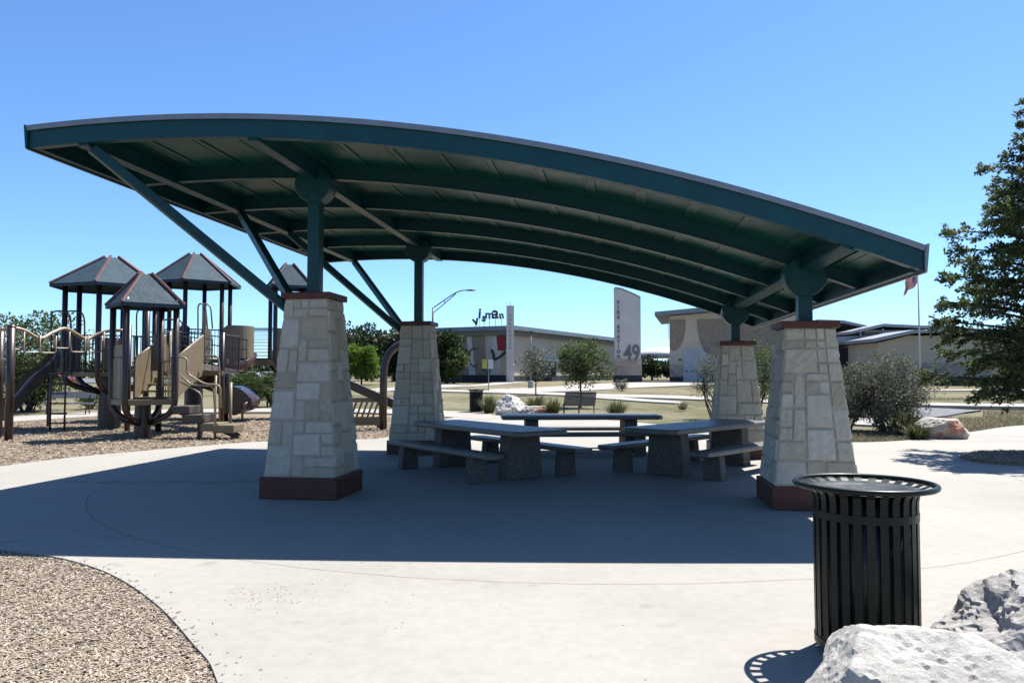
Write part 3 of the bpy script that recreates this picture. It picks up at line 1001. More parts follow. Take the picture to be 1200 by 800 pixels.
# =================================================================== PLAYGROUND
play = empty('play_structure', at(170, 505), 0, 'brown and tan playground structure with slate blue hip roofs, slides and ladders', 'playground structure')
play_off = Vector(play.location)
def pobj(name, mb, mat, parent=None, **k):
    par = parent or play
    mb.v = [tuple(Vector(v) - play_off) for v in mb.v]
    return obj(name, mb, mat, par, **k)
def tower(c, n, phi, rp, rr, deck, eave, peak, top_r, col_r, deck_skip=False):
    """posts round a deck that bend in below it to one thick column; hip roof above"""
    cx, cy, cz = c
    P = lambda r, a, z: Vector((cx + r * math.cos(a), cy + r * math.sin(a), cz + z))
    phi += math.atan2(-cx, cy)          # angles are given as seen from the camera's bearing
    A = [phi + 2 * math.pi * k / n for k in range(n)]
    pobj('column', MB().lathe([(col_r, -.1), (col_r * .97, deck * .5), (col_r * .9, deck - .07)], c, 20), M['brown'], smooth=False)
    for a in A:
        pts = [P(rp, a, eave + .12), P(rp, a, deck + .3), P(rp, a, deck - .02)]
        pts += [P(rp * .96, a, deck - .20), P(rp * .82, a, deck - .36), P(rp * .55, a, deck - .50), P(col_r * .8, a, deck - .60)]
        pobj('post', MB().tube(pts, .078, 10), M['brown'], smooth=True)
    mb = MB().prism([P(rp * 1.0, a, deck - .06) for a in A], (0, 0, .055))
    pobj('platform', mb, M['deck'], fix=True)
    for k in range(n):
        pobj('platform_edge', MB().bar(P(rp, A[k], deck - .055), P(rp, A[(k + 1) % n], deck - .055), .06, .13), M['tan'])
    # roof
    mb = MB()
    th = .05
    lo = [P(rr, a, eave) for a in A]
    hi = [P(top_r, a, peak) for a in A]
    mb.v = [tuple(p) for p in lo + hi] + [tuple(p - Vector((0, 0, th))) for p in lo + hi]
    for k in range(n):
        q = (k + 1) % n
        mb.f += [(k, q, n + q, n + k), (2 * n + q, 2 * n + k, 3 * n + k, 3 * n + q), (q, k, 2 * n + k, 2 * n + q)]
    mb.f += [tuple(n + k for k in range(n)), tuple(3 * n + k for k in range(n - 1, -1, -1))]
    rf = pobj('roof', mb, M['roofsteel'])
    for k in range(n):
        d = (hi[k] - lo[k]).normalized()
        pobj('hip_trim', MB().tube([lo[k] - d * .03 + Vector((0, 0, .02)), hi[k] + d * .04 + Vector((0, 0, .02))], .045, 6), M['hip'], rf)
        pobj('eave_trim', MB().bar(lo[k] + Vector((0, 0, -.06)), lo[(k + 1) % n] + Vector((0, 0, -.06)), .05, .07), M['roofsteel'], rf)
    return P, A
D_F, D_1, D_2 = 20.2, 24.0, 29.0
def gnd(p, d):
    w = W(p, 400, d)
    return Vector((w.x, d, 0))
CF, C1, C2, C3 = gnd(169, D_F), gnd(130, D_1), gnd(228, D_2), gnd(338, D_2 + .3)
PF, AF = tower(CF, 4, R(241), .85, 1.04, .95, 3.40, 4.18, .20, .21)
P1, A1 = tower(C1, 6, R(195), 1.28, 1.68, 1.66, 4.28, 5.18, .26, .33)
P2, A2 = tower(C2, 6, R(195), 1.28, 1.66, 2.16, 4.98, 6.06, .26, .33)
P3, A3 = tower(C3, 4, R(235), .82, 1.02, 2.16, 4.90, 5.72, .22, .20)

def rail(pts, r=.028, mat='tantube', rad=.12, name='handrail', par=None):
    return pobj(name, MB().tube(fillet(pts, rad), r, 8), M[mat], par, smooth=True)
def barrier(a, b, z0, z1, n, mat='brown', name='railing', horiz=False):
    """framed bar panel between two points at deck level"""
    a, b = Vector(a), Vector(b)
    mb = MB()
    Z = lambda p, z: Vector((p.x, p.y, z))
    mb.tube([Z(a, z0), Z(a, z1)], .022, 6).tube([Z(b, z0), Z(b, z1)], .022, 6)
    mb.tube([Z(a, z0), Z(b, z0)], .022, 6).tube([Z(a, z1), Z(b, z1)], .026, 6)
    if horiz:
        for k in range(1, n): mb.tube([Z(a, z0 + (z1 - z0) * k / n), Z(b, z0 + (z1 - z0) * k / n)], .009, 5)
    else:
        for k in range(1, n):
            p = a.lerp(b, k / n)
            mb.tube([Z(p, z0), Z(p, z1)], .013, 5)
    return pobj(name, mb, M[mat])
def panel(a, b, z0, z1, mat='tan', t=.05, slots=0, name='panel'):
    a, b = Vector(a), Vector(b)
    a = Vector((a.x, a.y, z0))
    d = Vector((b.x, b.y, z0)) - a
    n_ = Vector((-d.y, d.x, 0)).normalized() * t
    c = .08
    h = z1 - z0
    u = d.normalized()
    L = d.length
    if not slots:
        poly = [a + u * x + Vector((0, 0, z)) for x, z in ((0, 0), (L, 0), (L, h - c), (L - c, h), (c, h), (0, h - c))]
        return pobj(name, MB().prism(poly, n_), M[mat], fix=True)
    mb = MB()
    w = L / slots
    for k in range(slots):
        x0 = k * w + (.02 if k else 0)
        x1 = (k + 1) * w - (.02 if k < slots - 1 else 0)
        mb.prism([a + u * x0, a + u * x1, a + u * x1 + Vector((0, 0, h)), a + u * x0 + Vector((0, 0, h))], n_)
    mb.prism([a + n_ * .25, a + d + n_ * .25, a + d + n_ * .25 + Vector((0, 0, .15)), a + n_ * .25 + Vector((0, 0, .15))], n_ * .5)
    mb.prism([a + n_ * .25 + Vector((0, 0, h - .2)), a + d + n_ * .25 + Vector((0, 0, h - .2)), a + d + n_ * .25 + Vector((0, 0, h - .06)), a + n_ * .25 + Vector((0, 0, h - .06))], n_ * .5)
    return pobj(name, mb, M[mat], fix=True)
# low front tower: slotted tan panel on its left side, rails at the right
f0, f1, f2, f3 = (PF(.85, a, 0) for a in AF)          # f0 front, f1 right, f2 back, f3 left
panel(f3, f0, .98, 2.02, 'tan', .05, 3, 'slotted_panel')
panel(f3.lerp(f0, .1), f3.lerp(f0, .8), 2.05, 2.35, 'tan', .05)
barrier(f1, f2, 1.0, 1.95, 8, 'tantube')
rail([PF(.85, AF[1], 1.0), PF(.85, AF[1], 2.0), PF(.70, AF[1] + .35, 2.0), PF(.70, AF[1] + .35, 1.0)])
# stair from the low deck up and back to the hexagon decks
s0, s1 = f2.lerp(f3, .30), C1 + (C2 - C1) * .42
s0 = Vector((s0.x + .2, s0.y, 0))
for k in range(5):
    p = s0 + Vector((.02 * k, .34 * k, 0))
    pobj('stair_tread', MB().box((p.x, p.y + .1, .98 + .17 * k), (1.0, .30, .045)), M['tan'])
for sx in (-.52, .56):
    a = s0 + Vector((sx, -.05, 0))
    b = s0 + Vector((sx + .08, 1.60, 0))
    pobj('stair_side', MB().prism([(a.x, a.y, .92), (b.x, b.y, 1.62), (b.x, b.y, 2.72), (a.x, a.y, 2.02)], (.05, 0, 0)), M['tan'], fix=True)
    rail([(a.x + .02, a.y, 2.02), (b.x + .02, b.y, 2.72)], .03)
mid = s0 + Vector((.3, 2.3, 1.66))
pobj('platform', MB().box(mid, (1.9, 1.4, .07)), M['deck'])
pobj('platform_edge', MB().box(mid + Vector((0, -.72, -.02)), (1.9, .05, .14)), M['tan'])
for x in (-.9, .9): pobj('post', MB().tube([mid + Vector((x, -.6, -1.66)), mid + Vector((x, -.6, 1.15))], .06, 10), M['brown'], smooth=True)
barrier(mid + Vector((.95, -.6, 0)), mid + Vector((.95, .6, 0)), 1.72, 2.75, 9)
# rising link from the middle deck to the tall tower
lk0, lk1 = mid + Vector((.6, .7, 0)), P2(1.28, A2[0], 2.16)
pobj('ramp', MB().prism([(lk0.x - .5, lk0.y, 1.64), (lk0.x + .5, lk0.y, 1.64), (lk1.x + .6, lk1.y, 2.12), (lk1.x - .4, lk1.y, 2.12)], (0, 0, .06)), M['deck'], fix=True)
for q in (-.5, .55):
    mb = MB()
    for h in (.35, .7, 1.0): mb.tube([(lk0.x + q, lk0.y, 1.66 + h), (lk1.x + q, lk1.y, 2.16 + h)], .02, 6)
    for k in range(8):
        p = Vector((lk0.x + q, lk0.y, 1.66)).lerp(Vector((lk1.x + q, lk1.y, 2.16)), k / 7)
        mb.tube([p, p + Vector((0, 0, 1.0))], .014, 5)
    pobj('railing', mb, M['brown'])
# transfer steps down the right of the front tower
for k, (a, b, y0, y1) in enumerate(((205, 223, 476, 487), (216, 240, 486, 497), (238, 257, 496, 501), (252, 275, 498, 504))):
    q0, q1 = W(a, y0, 19.9 - .06 * k), W(b, y1, 19.9 - .06 * k)
    zt = max(q0.z, .10)
    pobj('transfer_step', MB().box(((q0.x + q1.x) / 2, q0.y + .25, zt - .09), (q1.x - q0.x + .04, .75, .20)), M['deck' if k < 2 else 'tan'], bevel=.02)
for d in (19.55, 20.35):
    rail([W(209, 418, d), W(219, 419, d), W(219, 438, d), W(240, 450, d), W(258, 451, d), W(259, 478 if d > 20 else 474, d)], .026)
    rail([W(212, 440, d), W(224, 451, d), W(250, 452, d), W(253, 500, d)], .024)
    rail([W(211, 447, d), W(236, 461, d), W(238, 490, d)], .02)
rail([W(240, 418, 21.5), W(242, 416, 21.5), W(256, 417, 21.5), W(257, 438, 21.5), W(257, 492, 21.5)], .026)
pobj('support_post', MB().tube([W(253, 440, 19.9), Vector((W(253, 440, 19.9).x, 19.9, -.1))], .03, 8), M['tantube'], smooth=True)
pobj('support_post', MB().tube([W(270.5, 448, 21.2), Vector((W(270.5, 448, 21.2).x, 21.2, -.1))], .045, 8), M['tantube'], smooth=True)

# hexagon tower on the left: rails, climbing ladder, wide double slide
h = [P1(1.28, a, 0) for a in A1]        # 0 left, 1 front, 2 front right, 3 right, 4 back right, 5 back left
barrier(h[0], h[1], 1.72, 2.75, 12)
barrier(h[1], h[2], 1.72, 2.75, 12)
barrier(h[4], h[5], 1.72, 2.75, 12)
panel(h[1].lerp(h[2], .1), h[1].lerp(h[2], .6), 1.75, 2.65, 'tan')
for d, x0 in ((22.9, 60), (23.5, 76)):
    rail([W(x0, 440, d), W(x0, 367, d), W(x0 + 5, 364, d), W(x0 + 19, 365, d), W(x0 + 23, 372, d), W(x0 + 24, 440, d)], .024, 'brown', .2, 'grab_rail')
la, lb = W(58.5, 499, 22.2), W(75.5, 499, 22.2)
mb = MB()
for p in (la, lb): mb.tube([Vector((p.x, p.y, .0)), Vector((p.x, p.y, 1.5)), Vector((p.x, p.y + .25, 1.75)), Vector((p.x, p.y + .25, 2.9))], .028, 8)
lad = pobj('ladder', mb, M['brown'], smooth=True)
for k in range(6):
    z = .22 + k * .28
    pobj('rung', MB().tube([(la.x - .06, la.y, z), (lb.x + .06, lb.y, z)], .022, 8), M['brown'], lad, smooth=True)
# double wave slide
def chute(path, side, w, hgt, t=.05):
    mb = MB()
    prof = [(-w / 2 - t, hgt), (-w / 2, hgt + .02), (-w / 2, .05), (-w / 2 + .06, 0), (-.05, 0), (-.05, hgt * .7), (.05, hgt * .7), (.05, 0), (w / 2 - .06, 0), (w / 2, .05), (w / 2, hgt + .02), (w / 2 + t, hgt), (w / 2 + t, -.07), (-w / 2 - t, -.07)]
    n = len(prof)
    for p in path:
        for a, b in prof: mb.v.append(tuple(p + side * a + Vector((0, 0, b))))
    for i in range(len(path) - 1):
        for k in range(n):
            k2 = (k + 1) % n
            mb.f.append((i * n + k, i * n + k2, (i + 1) * n + k2, (i + 1) * n + k))
    mb.f += [tuple(range(n)), tuple((len(path) - 1) * n + k for k in range(n))]
    return mb
st, en = W(84, 404, 24.9), W(2, 478, 23.6)
pts = []
for k in range(25):
    t = k / 24
    p = Vector((st.x, st.y, 2.42)).lerp(Vector((en.x, en.y, .30)), t)
    p.z += .10 * math.sin(t * math.pi * 4) * (1 - t) + .08 * math.sin(t * math.pi)
    pts.append(p)
pts.append(pts[-1] + Vector((-.5, 0, -.02)))
sd = (en - st)
sd = Vector((-sd.y, sd.x, 0)).normalized()
pobj('slide', chute(pts, sd, 1.25, .36), M['slide'], fix=True)
for k in (8, 22): pobj('slide_support', MB().tube([pts[k] + Vector((0, 0, -.05)), Vector((pts[k].x, pts[k].y, -.1))], .04, 8), M['brown'])
panel(W(70, 432, 24.5), W(92, 432, 24.8), 1.6, 3.0, 'slide', .06, 0, 'slide_hood')
# overhead wave rail with hanging rings, carried by two tall posts
wave = [W(*q) for q in ((-30, 387, 20.6), (5, 386, 19.9), (16, 384.5, 19.9), (29, 387.5, 20.1), (47, 396.5, 20.4), (61, 390, 20.8), (76, 385, 21.2), (89, 391, 21.6), (101, 397, 22.0), (113, 392, 22.3), (128, 387.5, 22.5), (144, 387, 22.6))]
pobj('wave_rail', MB().tube(smooth_path(wave, 6), .05, 10), M['tantube'], smooth=True)
for q in ((19, 388, 19.9), (38, 392, 20.2), (57, 393, 20.7), (73, 388, 21.1), (92, 393, 21.7), (112, 393, 22.2), (130, 389, 22.5)):
    p = W(*q)
    dx = Vector((.11, .16, 0))
    pobj('hanging_handle', MB().tube(fillet([p - dx, p - dx - Vector((0, 0, .46)), p + dx - Vector((0, 0, .46)), p + dx], .07), .020, 7), M['tantube'], smooth=True)
for q, d in ((13, 19.4), (0.5, 20.2)):
    p = W(q, 400, d)
    pobj('post', MB().tube([(p.x, d, -.1), (p.x, d, 2.82)], .095, 12), M['brown'], smooth=True)
    pobj('post_cap', MB().lathe([(.0, .05), (.06, .04), (.098, 0), (.098, -.04)], (p.x, d, 2.80), 12, False), M['brown'], smooth=True)
pobj('step_bar', MB().tube([W(0, 421.5, 19.6), W(16, 421.5, 19.6)], .035, 8), M['tantube'], smooth=True)

# posts, panels and climbing bars crowded between the three towers
for x_, d_, top_ in ((172, 21.9, 347), (187, 22.3, 345), (151, 22.6, 380)):
    p = W(x_, 400, d_)
    pobj('post', MB().tube([(p.x, d_, -.1), (p.x, d_, W(x_, top_, d_).z)], .078, 10), M['brown'], smooth=True)
panel(W(180, 400, 21.6), W(187, 400, 21.7), 1.7, 2.75, 'tan')
panel(W(190, 400, 22.8), W(198, 400, 23.0), 1.7, 2.5, 'tan')
panel(W(240, 400, 25.4), W(247, 400, 25.6), 2.0, 3.1, 'tan')
panel(W(133, 400, 22.0), W(139, 400, 22.2), 1.2, 2.6, 'slide')
barrier(W(158, 400, 22.6), W(186, 400, 22.9), 1.75, 2.7, 8)
barrier(W(189, 400, 23.6), W(214, 400, 24.0), 1.9, 2.9, 8)
for x_ in (199.5, 203):
    p = W(x_, 400, 20.9)
    pobj('support_post', MB().tube([(p.x, 20.9, .95), (p.x, 20.9, 2.75)], .028, 8), M['tantube'], smooth=True)
rail([W(160, 420, 22.4), W(160, 366, 22.4), W(164, 362, 22.4), W(171, 362, 22.4)], .022, 'brown', .15, 'grab_rail')
rail([W(190, 425, 21.8), W(190, 377, 21.8), W(194, 374, 21.8), W(212, 375, 21.8), W(214, 380, 21.8), W(214, 425, 21.8)], .022, 'brown', .15, 'grab_rail')
# side stringer of the transfer steps
a_, b_ = W(203, 474, 20.2), W(275, 505, 19.7)
pobj('step_stringer', MB().bar((a_.x, a_.y + .3, a_.z - .16), (b_.x, b_.y + .3, .02), .06, .16), M['brown'])
pobj('step_leg', MB().box((W(229, 480, 19.9).x, 20.2, .22), (.10, .10, .5)), M['brown'])

# tall tower: tan tunnel hood, spiral slide, wire bridge to the next tower
def arc_wall(c, r, a0, a1, z0, z1, t, mat, name, n=14):
    mb = MB()
    for i in range(n + 1):
        a = a0 + (a1 - a0) * i / n
        for rr, z in ((r, z0), (r + t, z0), (r + t, z1 - (.1 if i in (0, n) else 0)), (r, z1 - (.1 if i in (0, n) else 0))):
            mb.v.append((c.x + rr * math.cos(a), c.y + rr * math.sin(a), z))
    for i in range(n):
        for k in range(4):
            k2 = (k + 1) % 4
            mb.f.append((i * 4 + k, i * 4 + k2, i * 4 + 4 + k2, i * 4 + 4 + k))
    mb.f += [(0, 1, 2, 3), tuple(n * 4 + k for k in (3, 2, 1, 0))]
    return pobj(name, mb, M[mat], fix=True)
sc_ = W(270, 430, 27.2)
sc_ = Vector((sc_.x, sc_.y, 0))
pole = pobj('slide_pole', MB().tube([(sc_.x - .15, sc_.y, -.1), (sc_.x - .15, sc_.y, 2.7)], .10, 12), M['brown'], smooth=True)
arc_wall(sc_ + Vector((.1, 0, 0)), .62, R(-100), R(60), 2.15, 3.28, .06, 'tan', 'slide_hood')
mb = MB()
turns, r0, r1 = 1.22, .16, .98
prof = [(r0, .10), (r0 + .08, .02), (.55, -.02), (r1 - .10, .06), (r1, .34), (r1 + .05, .34), (r1 - .03, .02), (.55, -.08), (r0, .02)]
n = len(prof)
K = 56
c0 = sc_ + Vector((-.15, 0, 0))
for i in range(K + 1):
    t = i / K
    a = R(40) - t * turns * 2 * math.pi
    z = 2.05 - t * 1.78
    for r_, dz in prof: mb.v.append((c0.x + r_ * math.cos(a), c0.y + r_ * math.sin(a), z + dz))
for i in range(K):
    for k in range(n):
        k2 = (k + 1) % n
        mb.f.append((i * n + k, i * n + k2, (i + 1) * n + k2, (i + 1) * n + k))
mb.f += [tuple(range(n)), tuple(K * n + k for k in range(n - 1, -1, -1))]
pobj('spiral_slide', mb, M['spiral'], smooth=True, fix=True)
ex = W(284, 474, 26.8)
pobj('slide_exit', MB().prism(smooth_path([ex + Vector((-.7, 0, .62)), ex + Vector((-.2, 0, .60)), ex + Vector((.25, 0, .25)), ex + Vector((.32, 0, .02)), ex + Vector((.1, 0, -.20)), ex + Vector((-.3, 0, -.30)), ex + Vector((-.75, 0, -.30))], 3), (0, .9, 0)), M['spiral'], fix=True)
pobj('support_post', MB().tube([(ex.x - .1, ex.y + .3, -.1), (ex.x - .1, ex.y + .3, .4)], .04, 8), M['brown'])
hh_ = [P2(1.28, a, 0) for a in A2]
barrier(hh_[0], hh_[1], 2.22, 3.22, 11)
barrier(hh_[1], hh_[2], 2.22, 3.22, 11)
barrier(hh_[4], hh_[5], 2.22, 3.22, 11)
panel(hh_[0].lerp(hh_[1], .78), hh_[1].lerp(hh_[2], .12), 2.1, 3.35, 'tan', .06)
br0, br1 = hh_[2], P3(.82, A3[3], 0)
brd = Vector((br1.x, br1.y, 0))
a_, b_ = Vector((hh_[2].x, hh_[2].y, 0)), Vector((P3(.82, A3[0], 0).x, P3(.82, A3[0], 0).y, 0))
pobj('bridge_deck', MB().prism([(a_.x, a_.y, 2.06), (b_.x, b_.y, 2.06), (b_.x, b_.y + 1.1, 2.06), (a_.x, a_.y + 1.1, 2.06)], (0, 0, .07)), M['deck'], fix=True)
pobj('platform_edge', MB().bar((a_.x, a_.y - .03, 2.04), (b_.x, b_.y - .03, 2.04), .05, .22), M['tan'])
for dy in (0, 1.1):
    barrier(a_ + Vector((0, dy, 0)), b_ + Vector((0, dy, 0)), 2.18, 3.28, 9, 'brown', 'bridge_railing', True)
for x in (232, 238):
    rail([W(x, 430, 26.4), W(x, 358, 26.4), W(x + 3, 355, 26.4), W(x + 9, 359, 26.4), W(x + 11, 385, 26.4)], .028, 'tantube', .15, 'grab_rail')
panel(P3(.82, A3[0], 0), P3(.82, A3[1], 0), 2.2, 3.3, 'tan', .06, 2)
panel(P3(.82, A3[3], 0), P3(.82, A3[0], 0), 2.2, 2.5, 'tan', .06)

# separate springy play panel and the bent swing post beyond the tall pier
pp = at(428, 500)
pnl = empty('slotted_play_board', (pp.x, pp.y, -.03), R(4), 'tan play panel with slanted slots behind the tall stone pier', 'play panel')
mb = MB()
w_, z0_, z1_ = 1.1, .08, .92
for x in (-1, 1): mb.box((x * (w_ / 2 - .07), 0, (z0_ + z1_) / 2), (.14, .07, z1_ - z0_))
mb.box((0, 0, z1_ - .07), (w_ - .28, .07, .14)).box((0, 0, .21), (w_ - .28, .07, .26))
for k in range(5):
    x = -.33 + k * .165
    mb.bar((x - .10, 0, .335), (x + .06, 0, z1_ - .135), .06, .055, Vector((0, 1, 0)))
obj('board', mb, M['tan'], pnl)
for x in (-.4, .4): obj('leg', MB().box((x, .0, .03), (.08, .10, .12)), M['brown'], pnl)
sw = at(449, 502)
arch = empty('arch_climber', (sw.x, sw.y, -.03), R(3), 'bent brown arch post with sloping beam beside the far tall pier', 'playground climber')
obj('post', MB().tube(fillet([(0, 0, -.1), (0, 0, 2.45), (1.5, .2, 2.75)], .9, 10), .11, 12), M['brown'], arch, smooth=True)
obj('beam', MB().bar((-1.25, .3, 1.42), (1.05, .3, .40), .13, .26), M['brown'], arch, bevel=.02)
obj('collar', MB().lathe([(.115, .7), (.14, .7), (.14, .92), (.115, .92)], n=14, cap=False), M['brown'], arch)
# metal bench on the far side of the playground
def plank_bench(label, loc, rz):
    t = empty('plank_bench', loc, rz, label, 'bench')
    obj('seat', MB().box((0, 0, .45), (1.9, .32, .05)), M['steel'], t, bevel=.01)
    obj('backrest', MB().box((0, .26, .78), (1.9, .04, .26)), M['steel'], t, bevel=.01)
    for x in (-.75, .75):
        obj('leg', MB().tube(fillet([(x, -.1, 0), (x, -.1, .42), (x, .2, .42), (x, .28, .9)], .06), .025, 8).tube([(x, .2, .42), (x, .22, 0)], .025, 8), M['greysteel'], t, smooth=True)
    return t
bp = at(72, 486)
plank_bench('grey metal plank bench behind the playground ladder', (bp.x, bp.y + .4, 0), R(4))
#@@PLAY_END

# =================================================================== TREES AND PLANTS
def ball_pt(rg):
    while True:
        v = Vector((rg.uniform(-1, 1), rg.uniform(-1, 1), rg.uniform(-1, 1)))
        if v.length <= 1: return v
def leaf(mb, p, d, size, rg, narrow=.5):
    """one small folded leaf"""
    d = (d + ball_pt(rg) * .9)
    d = d.normalized() if d.length > .01 else Vector((0, 0, 1))
    s = d.cross(ball_pt(rg))
    s = s.normalized() if s.length > .01 else Vector((1, 0, 0))
    u = s.cross(d)
    l = size * rg.uniform(.6, 1.3)
    w = l * narrow * .5
    m = p + d * l * .5 + u * l * .08
    mb.add([p, m + s * w, p + d * l, m - s * w], [(0, 1, 2, 3)])
def limb(mb, a, b, r0, r1, rg, wob=.08, n=5, sides=6):
    a, b = Vector(a), Vector(b)
    L = (b - a).length
    pts = [a.lerp(b, i / n) + (ball_pt(rg) * L * wob if 0 < i < n else Vector((0, 0, 0))) + Vector((0, 0, L * .10 * math.sin(math.pi * i / n))) for i in range(n + 1)]
    pts = smooth_path(pts, 2)
    mb.tube(pts, [r0 + (r1 - r0) * i / (len(pts) - 1) for i in range(len(pts))], sides)
    return pts
def make_tree(name, label, loc, H, trunk_h, rx, rz, clumps, per, size, mat, seed, trunk_r=.06, group=None, cat='tree', stems=1, narrow=.55, spread=.30, shell=.55, lean=0, bark='bark', squash=1.0):
    rg = random.Random(seed)
    t = empty(name, loc, 0, label, cat, group)
    tk, cr = MB(), MB()
    zc = H - rz
    tops = []
    for s in range(stems):
        a = rg.uniform(0, 6.28)
        if stems == 1:
            tops.append(limb(tk, (0, 0, -.1), (lean, 0, max(trunk_h, zc)), trunk_r, trunk_r * .55, rg, .02, 5, 8))
        else:
            tops.append(limb(tk, (rg.uniform(-.15, .15), rg.uniform(-.15, .15), -.1), (math.cos(a) * rx * .55, math.sin(a) * rx * .55, zc * rg.uniform(.7, 1.1)), trunk_r, trunk_r * .4, rg, .06, 5, 6))
    for c in range(clumps):
        v = ball_pt(rg)
        L = max(v.length, .01)
        v = v / L * (L ** shell)
        # uneven outline
        k = .78 + .34 * noise.noise(v * 1.7 + Vector((seed, 0, 0))) + .12 * rg.random()
        p = Vector((v.x * rx * k + lean, v.y * rx * k * squash, zc + v.z * rz * k))
        if p.z < trunk_h * .8: continue
        src = rg.choice(tops)
        st_ = src[int(len(src) * rg.uniform(.5, .99))]
        pts = limb(tk, st_, p, trunk_r * .32, .006, rg, .10, 4, 4)
        R_ = spread * rx * rg.uniform(.6, 1.25)
        m = int(per * rg.uniform(.5, 1.4))
        for i in range(m):
            q = ball_pt(rg)
            q = Vector((q.x, q.y, q.z * .75)) * R_
            leaf(cr, p + q, q.normalized() * .6 + Vector((0, 0, .25)) if q.length else Vector((0, 0, 1)), size, rg, narrow)
        for i in range(m // 5):
            leaf(cr, rg.choice(pts) + ball_pt(rg) * R_ * .4, Vector((0, 0, .3)), size, rg, narrow)
    obj('trunk', tk, M[bark], t, smooth=True)
    obj('crown', cr, M[mat], t)
    return t
# conifer-like tree at the right edge: tiers of long ragged sprays
def spray_tree(label, loc, H, rmax, seed):
    rg = random.Random(seed)
    t = empty('layered_tree', loc, 0, label, 'tree')
    tk, cr = MB(), MB()
    tk.tube(smooth_path([Vector((0, 0, -.1)), Vector((.03, .02, 2)), Vector((-.03, 0, 4)), Vector((0, 0, H))], 4), [.15 - .135 * i / 12 for i in range(13)], 10)
    n = 116
    for i in range(n):
        u = (i + rg.random()) / n
        z = .95 + (H - 1.05) * u ** 1.05
        prof = rmax * min(1.0, .74 + .9 * u) * (1 - max(0, u - .12) / .90) ** .85
        L = max(.22, prof * rg.uniform(.45, 1.18))
        a = i * 2.399 + rg.uniform(-.5, .5)
        out = Vector((math.cos(a), math.sin(a), 0))
        rise = rg.uniform(.05, .38) + .35 * u
        a0 = Vector((0, 0, z))
        end = a0 + out * L + Vector((0, 0, L * rise * .55))
        mid = a0.lerp(end, .5) + Vector((0, 0, L * .02)) + ball_pt(rg) * L * .05
        pts = smooth_path([a0, mid, end, end + out * .10 + Vector((0, 0, -.04))], 6)
        tk.tube(pts, [.034 * (1 - k / len(pts)) * (1 - u * .6) + .004 for k in range(len(pts))], 5)
        tw = int(8 + L * 13)
        for j in range(tw):
            f = .12 + .88 * (j + rg.random()) / tw
            p = pts[min(len(pts) - 1, int(f * (len(pts) - 1)))]
            side = Vector((-out.y, out.x, 0)) * rg.choice((-1, 1))
            d = (side * rg.uniform(.4, 1.1) + out * rg.uniform(.3, 1) + Vector((0, 0, rg.uniform(-.55, .65)))).normalized()
            tl_ = (.12 + .34 * (1 - f * .5)) * min(1, L) * rg.uniform(.6, 1.3)
            q = p + d * tl_ + Vector((0, 0, -tl_ * .18))
            tk.tube([p, p.lerp(q, .5) + Vector((0, 0, tl_ * .06)), q], [.006, .004, .002], 3)
            for k in range(int(7 + tl_ * 66)):
                g = rg.random() ** .8
                c = p.lerp(q, g)
                leaf(cr, c + ball_pt(rg) * .06, d + ball_pt(rg) * .9, .078, rg, .55)
    obj('trunk', tk, M['bark'], t, smooth=True)
    obj('crown', cr, M['leaf_elm'], t)
    return t
spray_tree('tall dark layered tree with ragged drooping sprays, in the small round bed', (10.55, 15.5, .03), 7.15, 2.25, 4)

def place(px_, py_, d=None):
    if d is None: return at(px_, py_)
    w = W(px_, 400, d)
    return Vector((w.x, d, G(d) - .06))
p = at(680, 470)
make_tree('young_tree', 'young round headed tree with thin trunk behind the metal mesh bench', place(680, 0, 37), 3.30, 1.15, 1.36, 1.22, 95, 62, .115, 'leaf_mid', 21, .05, spread=.26)
make_tree('young_tree', 'slender sparse young tree in front of the lettered building', place(628, 0, 52), 3.45, 1.2, 1.35, 1.3, 40, 34, .15, 'leaf_sage', 22, .05, spread=.26)
make_tree('shrub', 'big loose grey green shrub to the right of the short front pier', place(1034, 0, 22.2), 2.2, .15, 1.45, 1.08, 140, 115, .070, 'leaf_sage', 23, .035, None, 'shrub', 9, .45, .24, .7)
make_tree('shrub', 'small loose grey green shrub beside the larger one right of the short pier', place(994, 0, 23.5), 2.0, .15, .95, .95, 80, 100, .070, 'leaf_sage', 33, .03, None, 'shrub', 6, .45, .28, .7)
make_tree('shrub', 'tall willowy grey green shrub with bare stems left of the far short pier', place(836, 0, 29), 2.95, .3, 1.15, 1.30, 55, 42, .075, 'leaf_sage', 24, .03, None, 'shrub', 7, .35, .30, .8)
make_tree('shrub', 'yellow green tall shrub behind the far short pier', place(884, 0, 30.5), 3.3, .3, 1.30, 1.5, 80, 75, .085, 'leaf_mid', 25, .04, None, 'shrub', 7, .45, .28, .7)
make_tree('bushy_tree', 'loose leafy tree behind the wide slide of the playground', place(34, 0, 34), 4.6, .6, 2.9, 2.2, 95, 70, .17, 'leaf_mid', 26, .07, None, 'tree', 5, .5, .20, .6)
make_tree('bushy_tree', 'bright lime green bushy tree seen between the two tall piers', place(424, 0, 78), 4.35, .3, 2.0, 2.0, 75, 85, .24, 'leaf_bright', 27, .09, None, 'tree', 1, .6, .26, .6)
OAK = 'dark oaks along the far edge of the lawn'
for i, (x, d, H, r, lab) in enumerate(((398, 100, 7.6, 4.2, 'dark oak beyond the lawn, left of the lime green tree'), (430, 104, 8.1, 4.4, 'dark oak rising directly behind the lime green tree'),
        (462, 100, 7.4, 4.0, 'dark oak right of the lime green tree, partly behind the far tall pier'), (365, 104, 7.2, 4.4, 'dark oak hidden mostly behind the tall front pier'),
        (500, 96, 6.4, 3.6, 'dark oak just behind the far tall pier'))):
    make_tree('oak_tree', lab, place(x, 0, d), H, 1.2, r, H * .46, 55, 85, .42, 'leaf_oak', 60 + i, .25, OAK, 'tree', 1, .7, .27, .6)
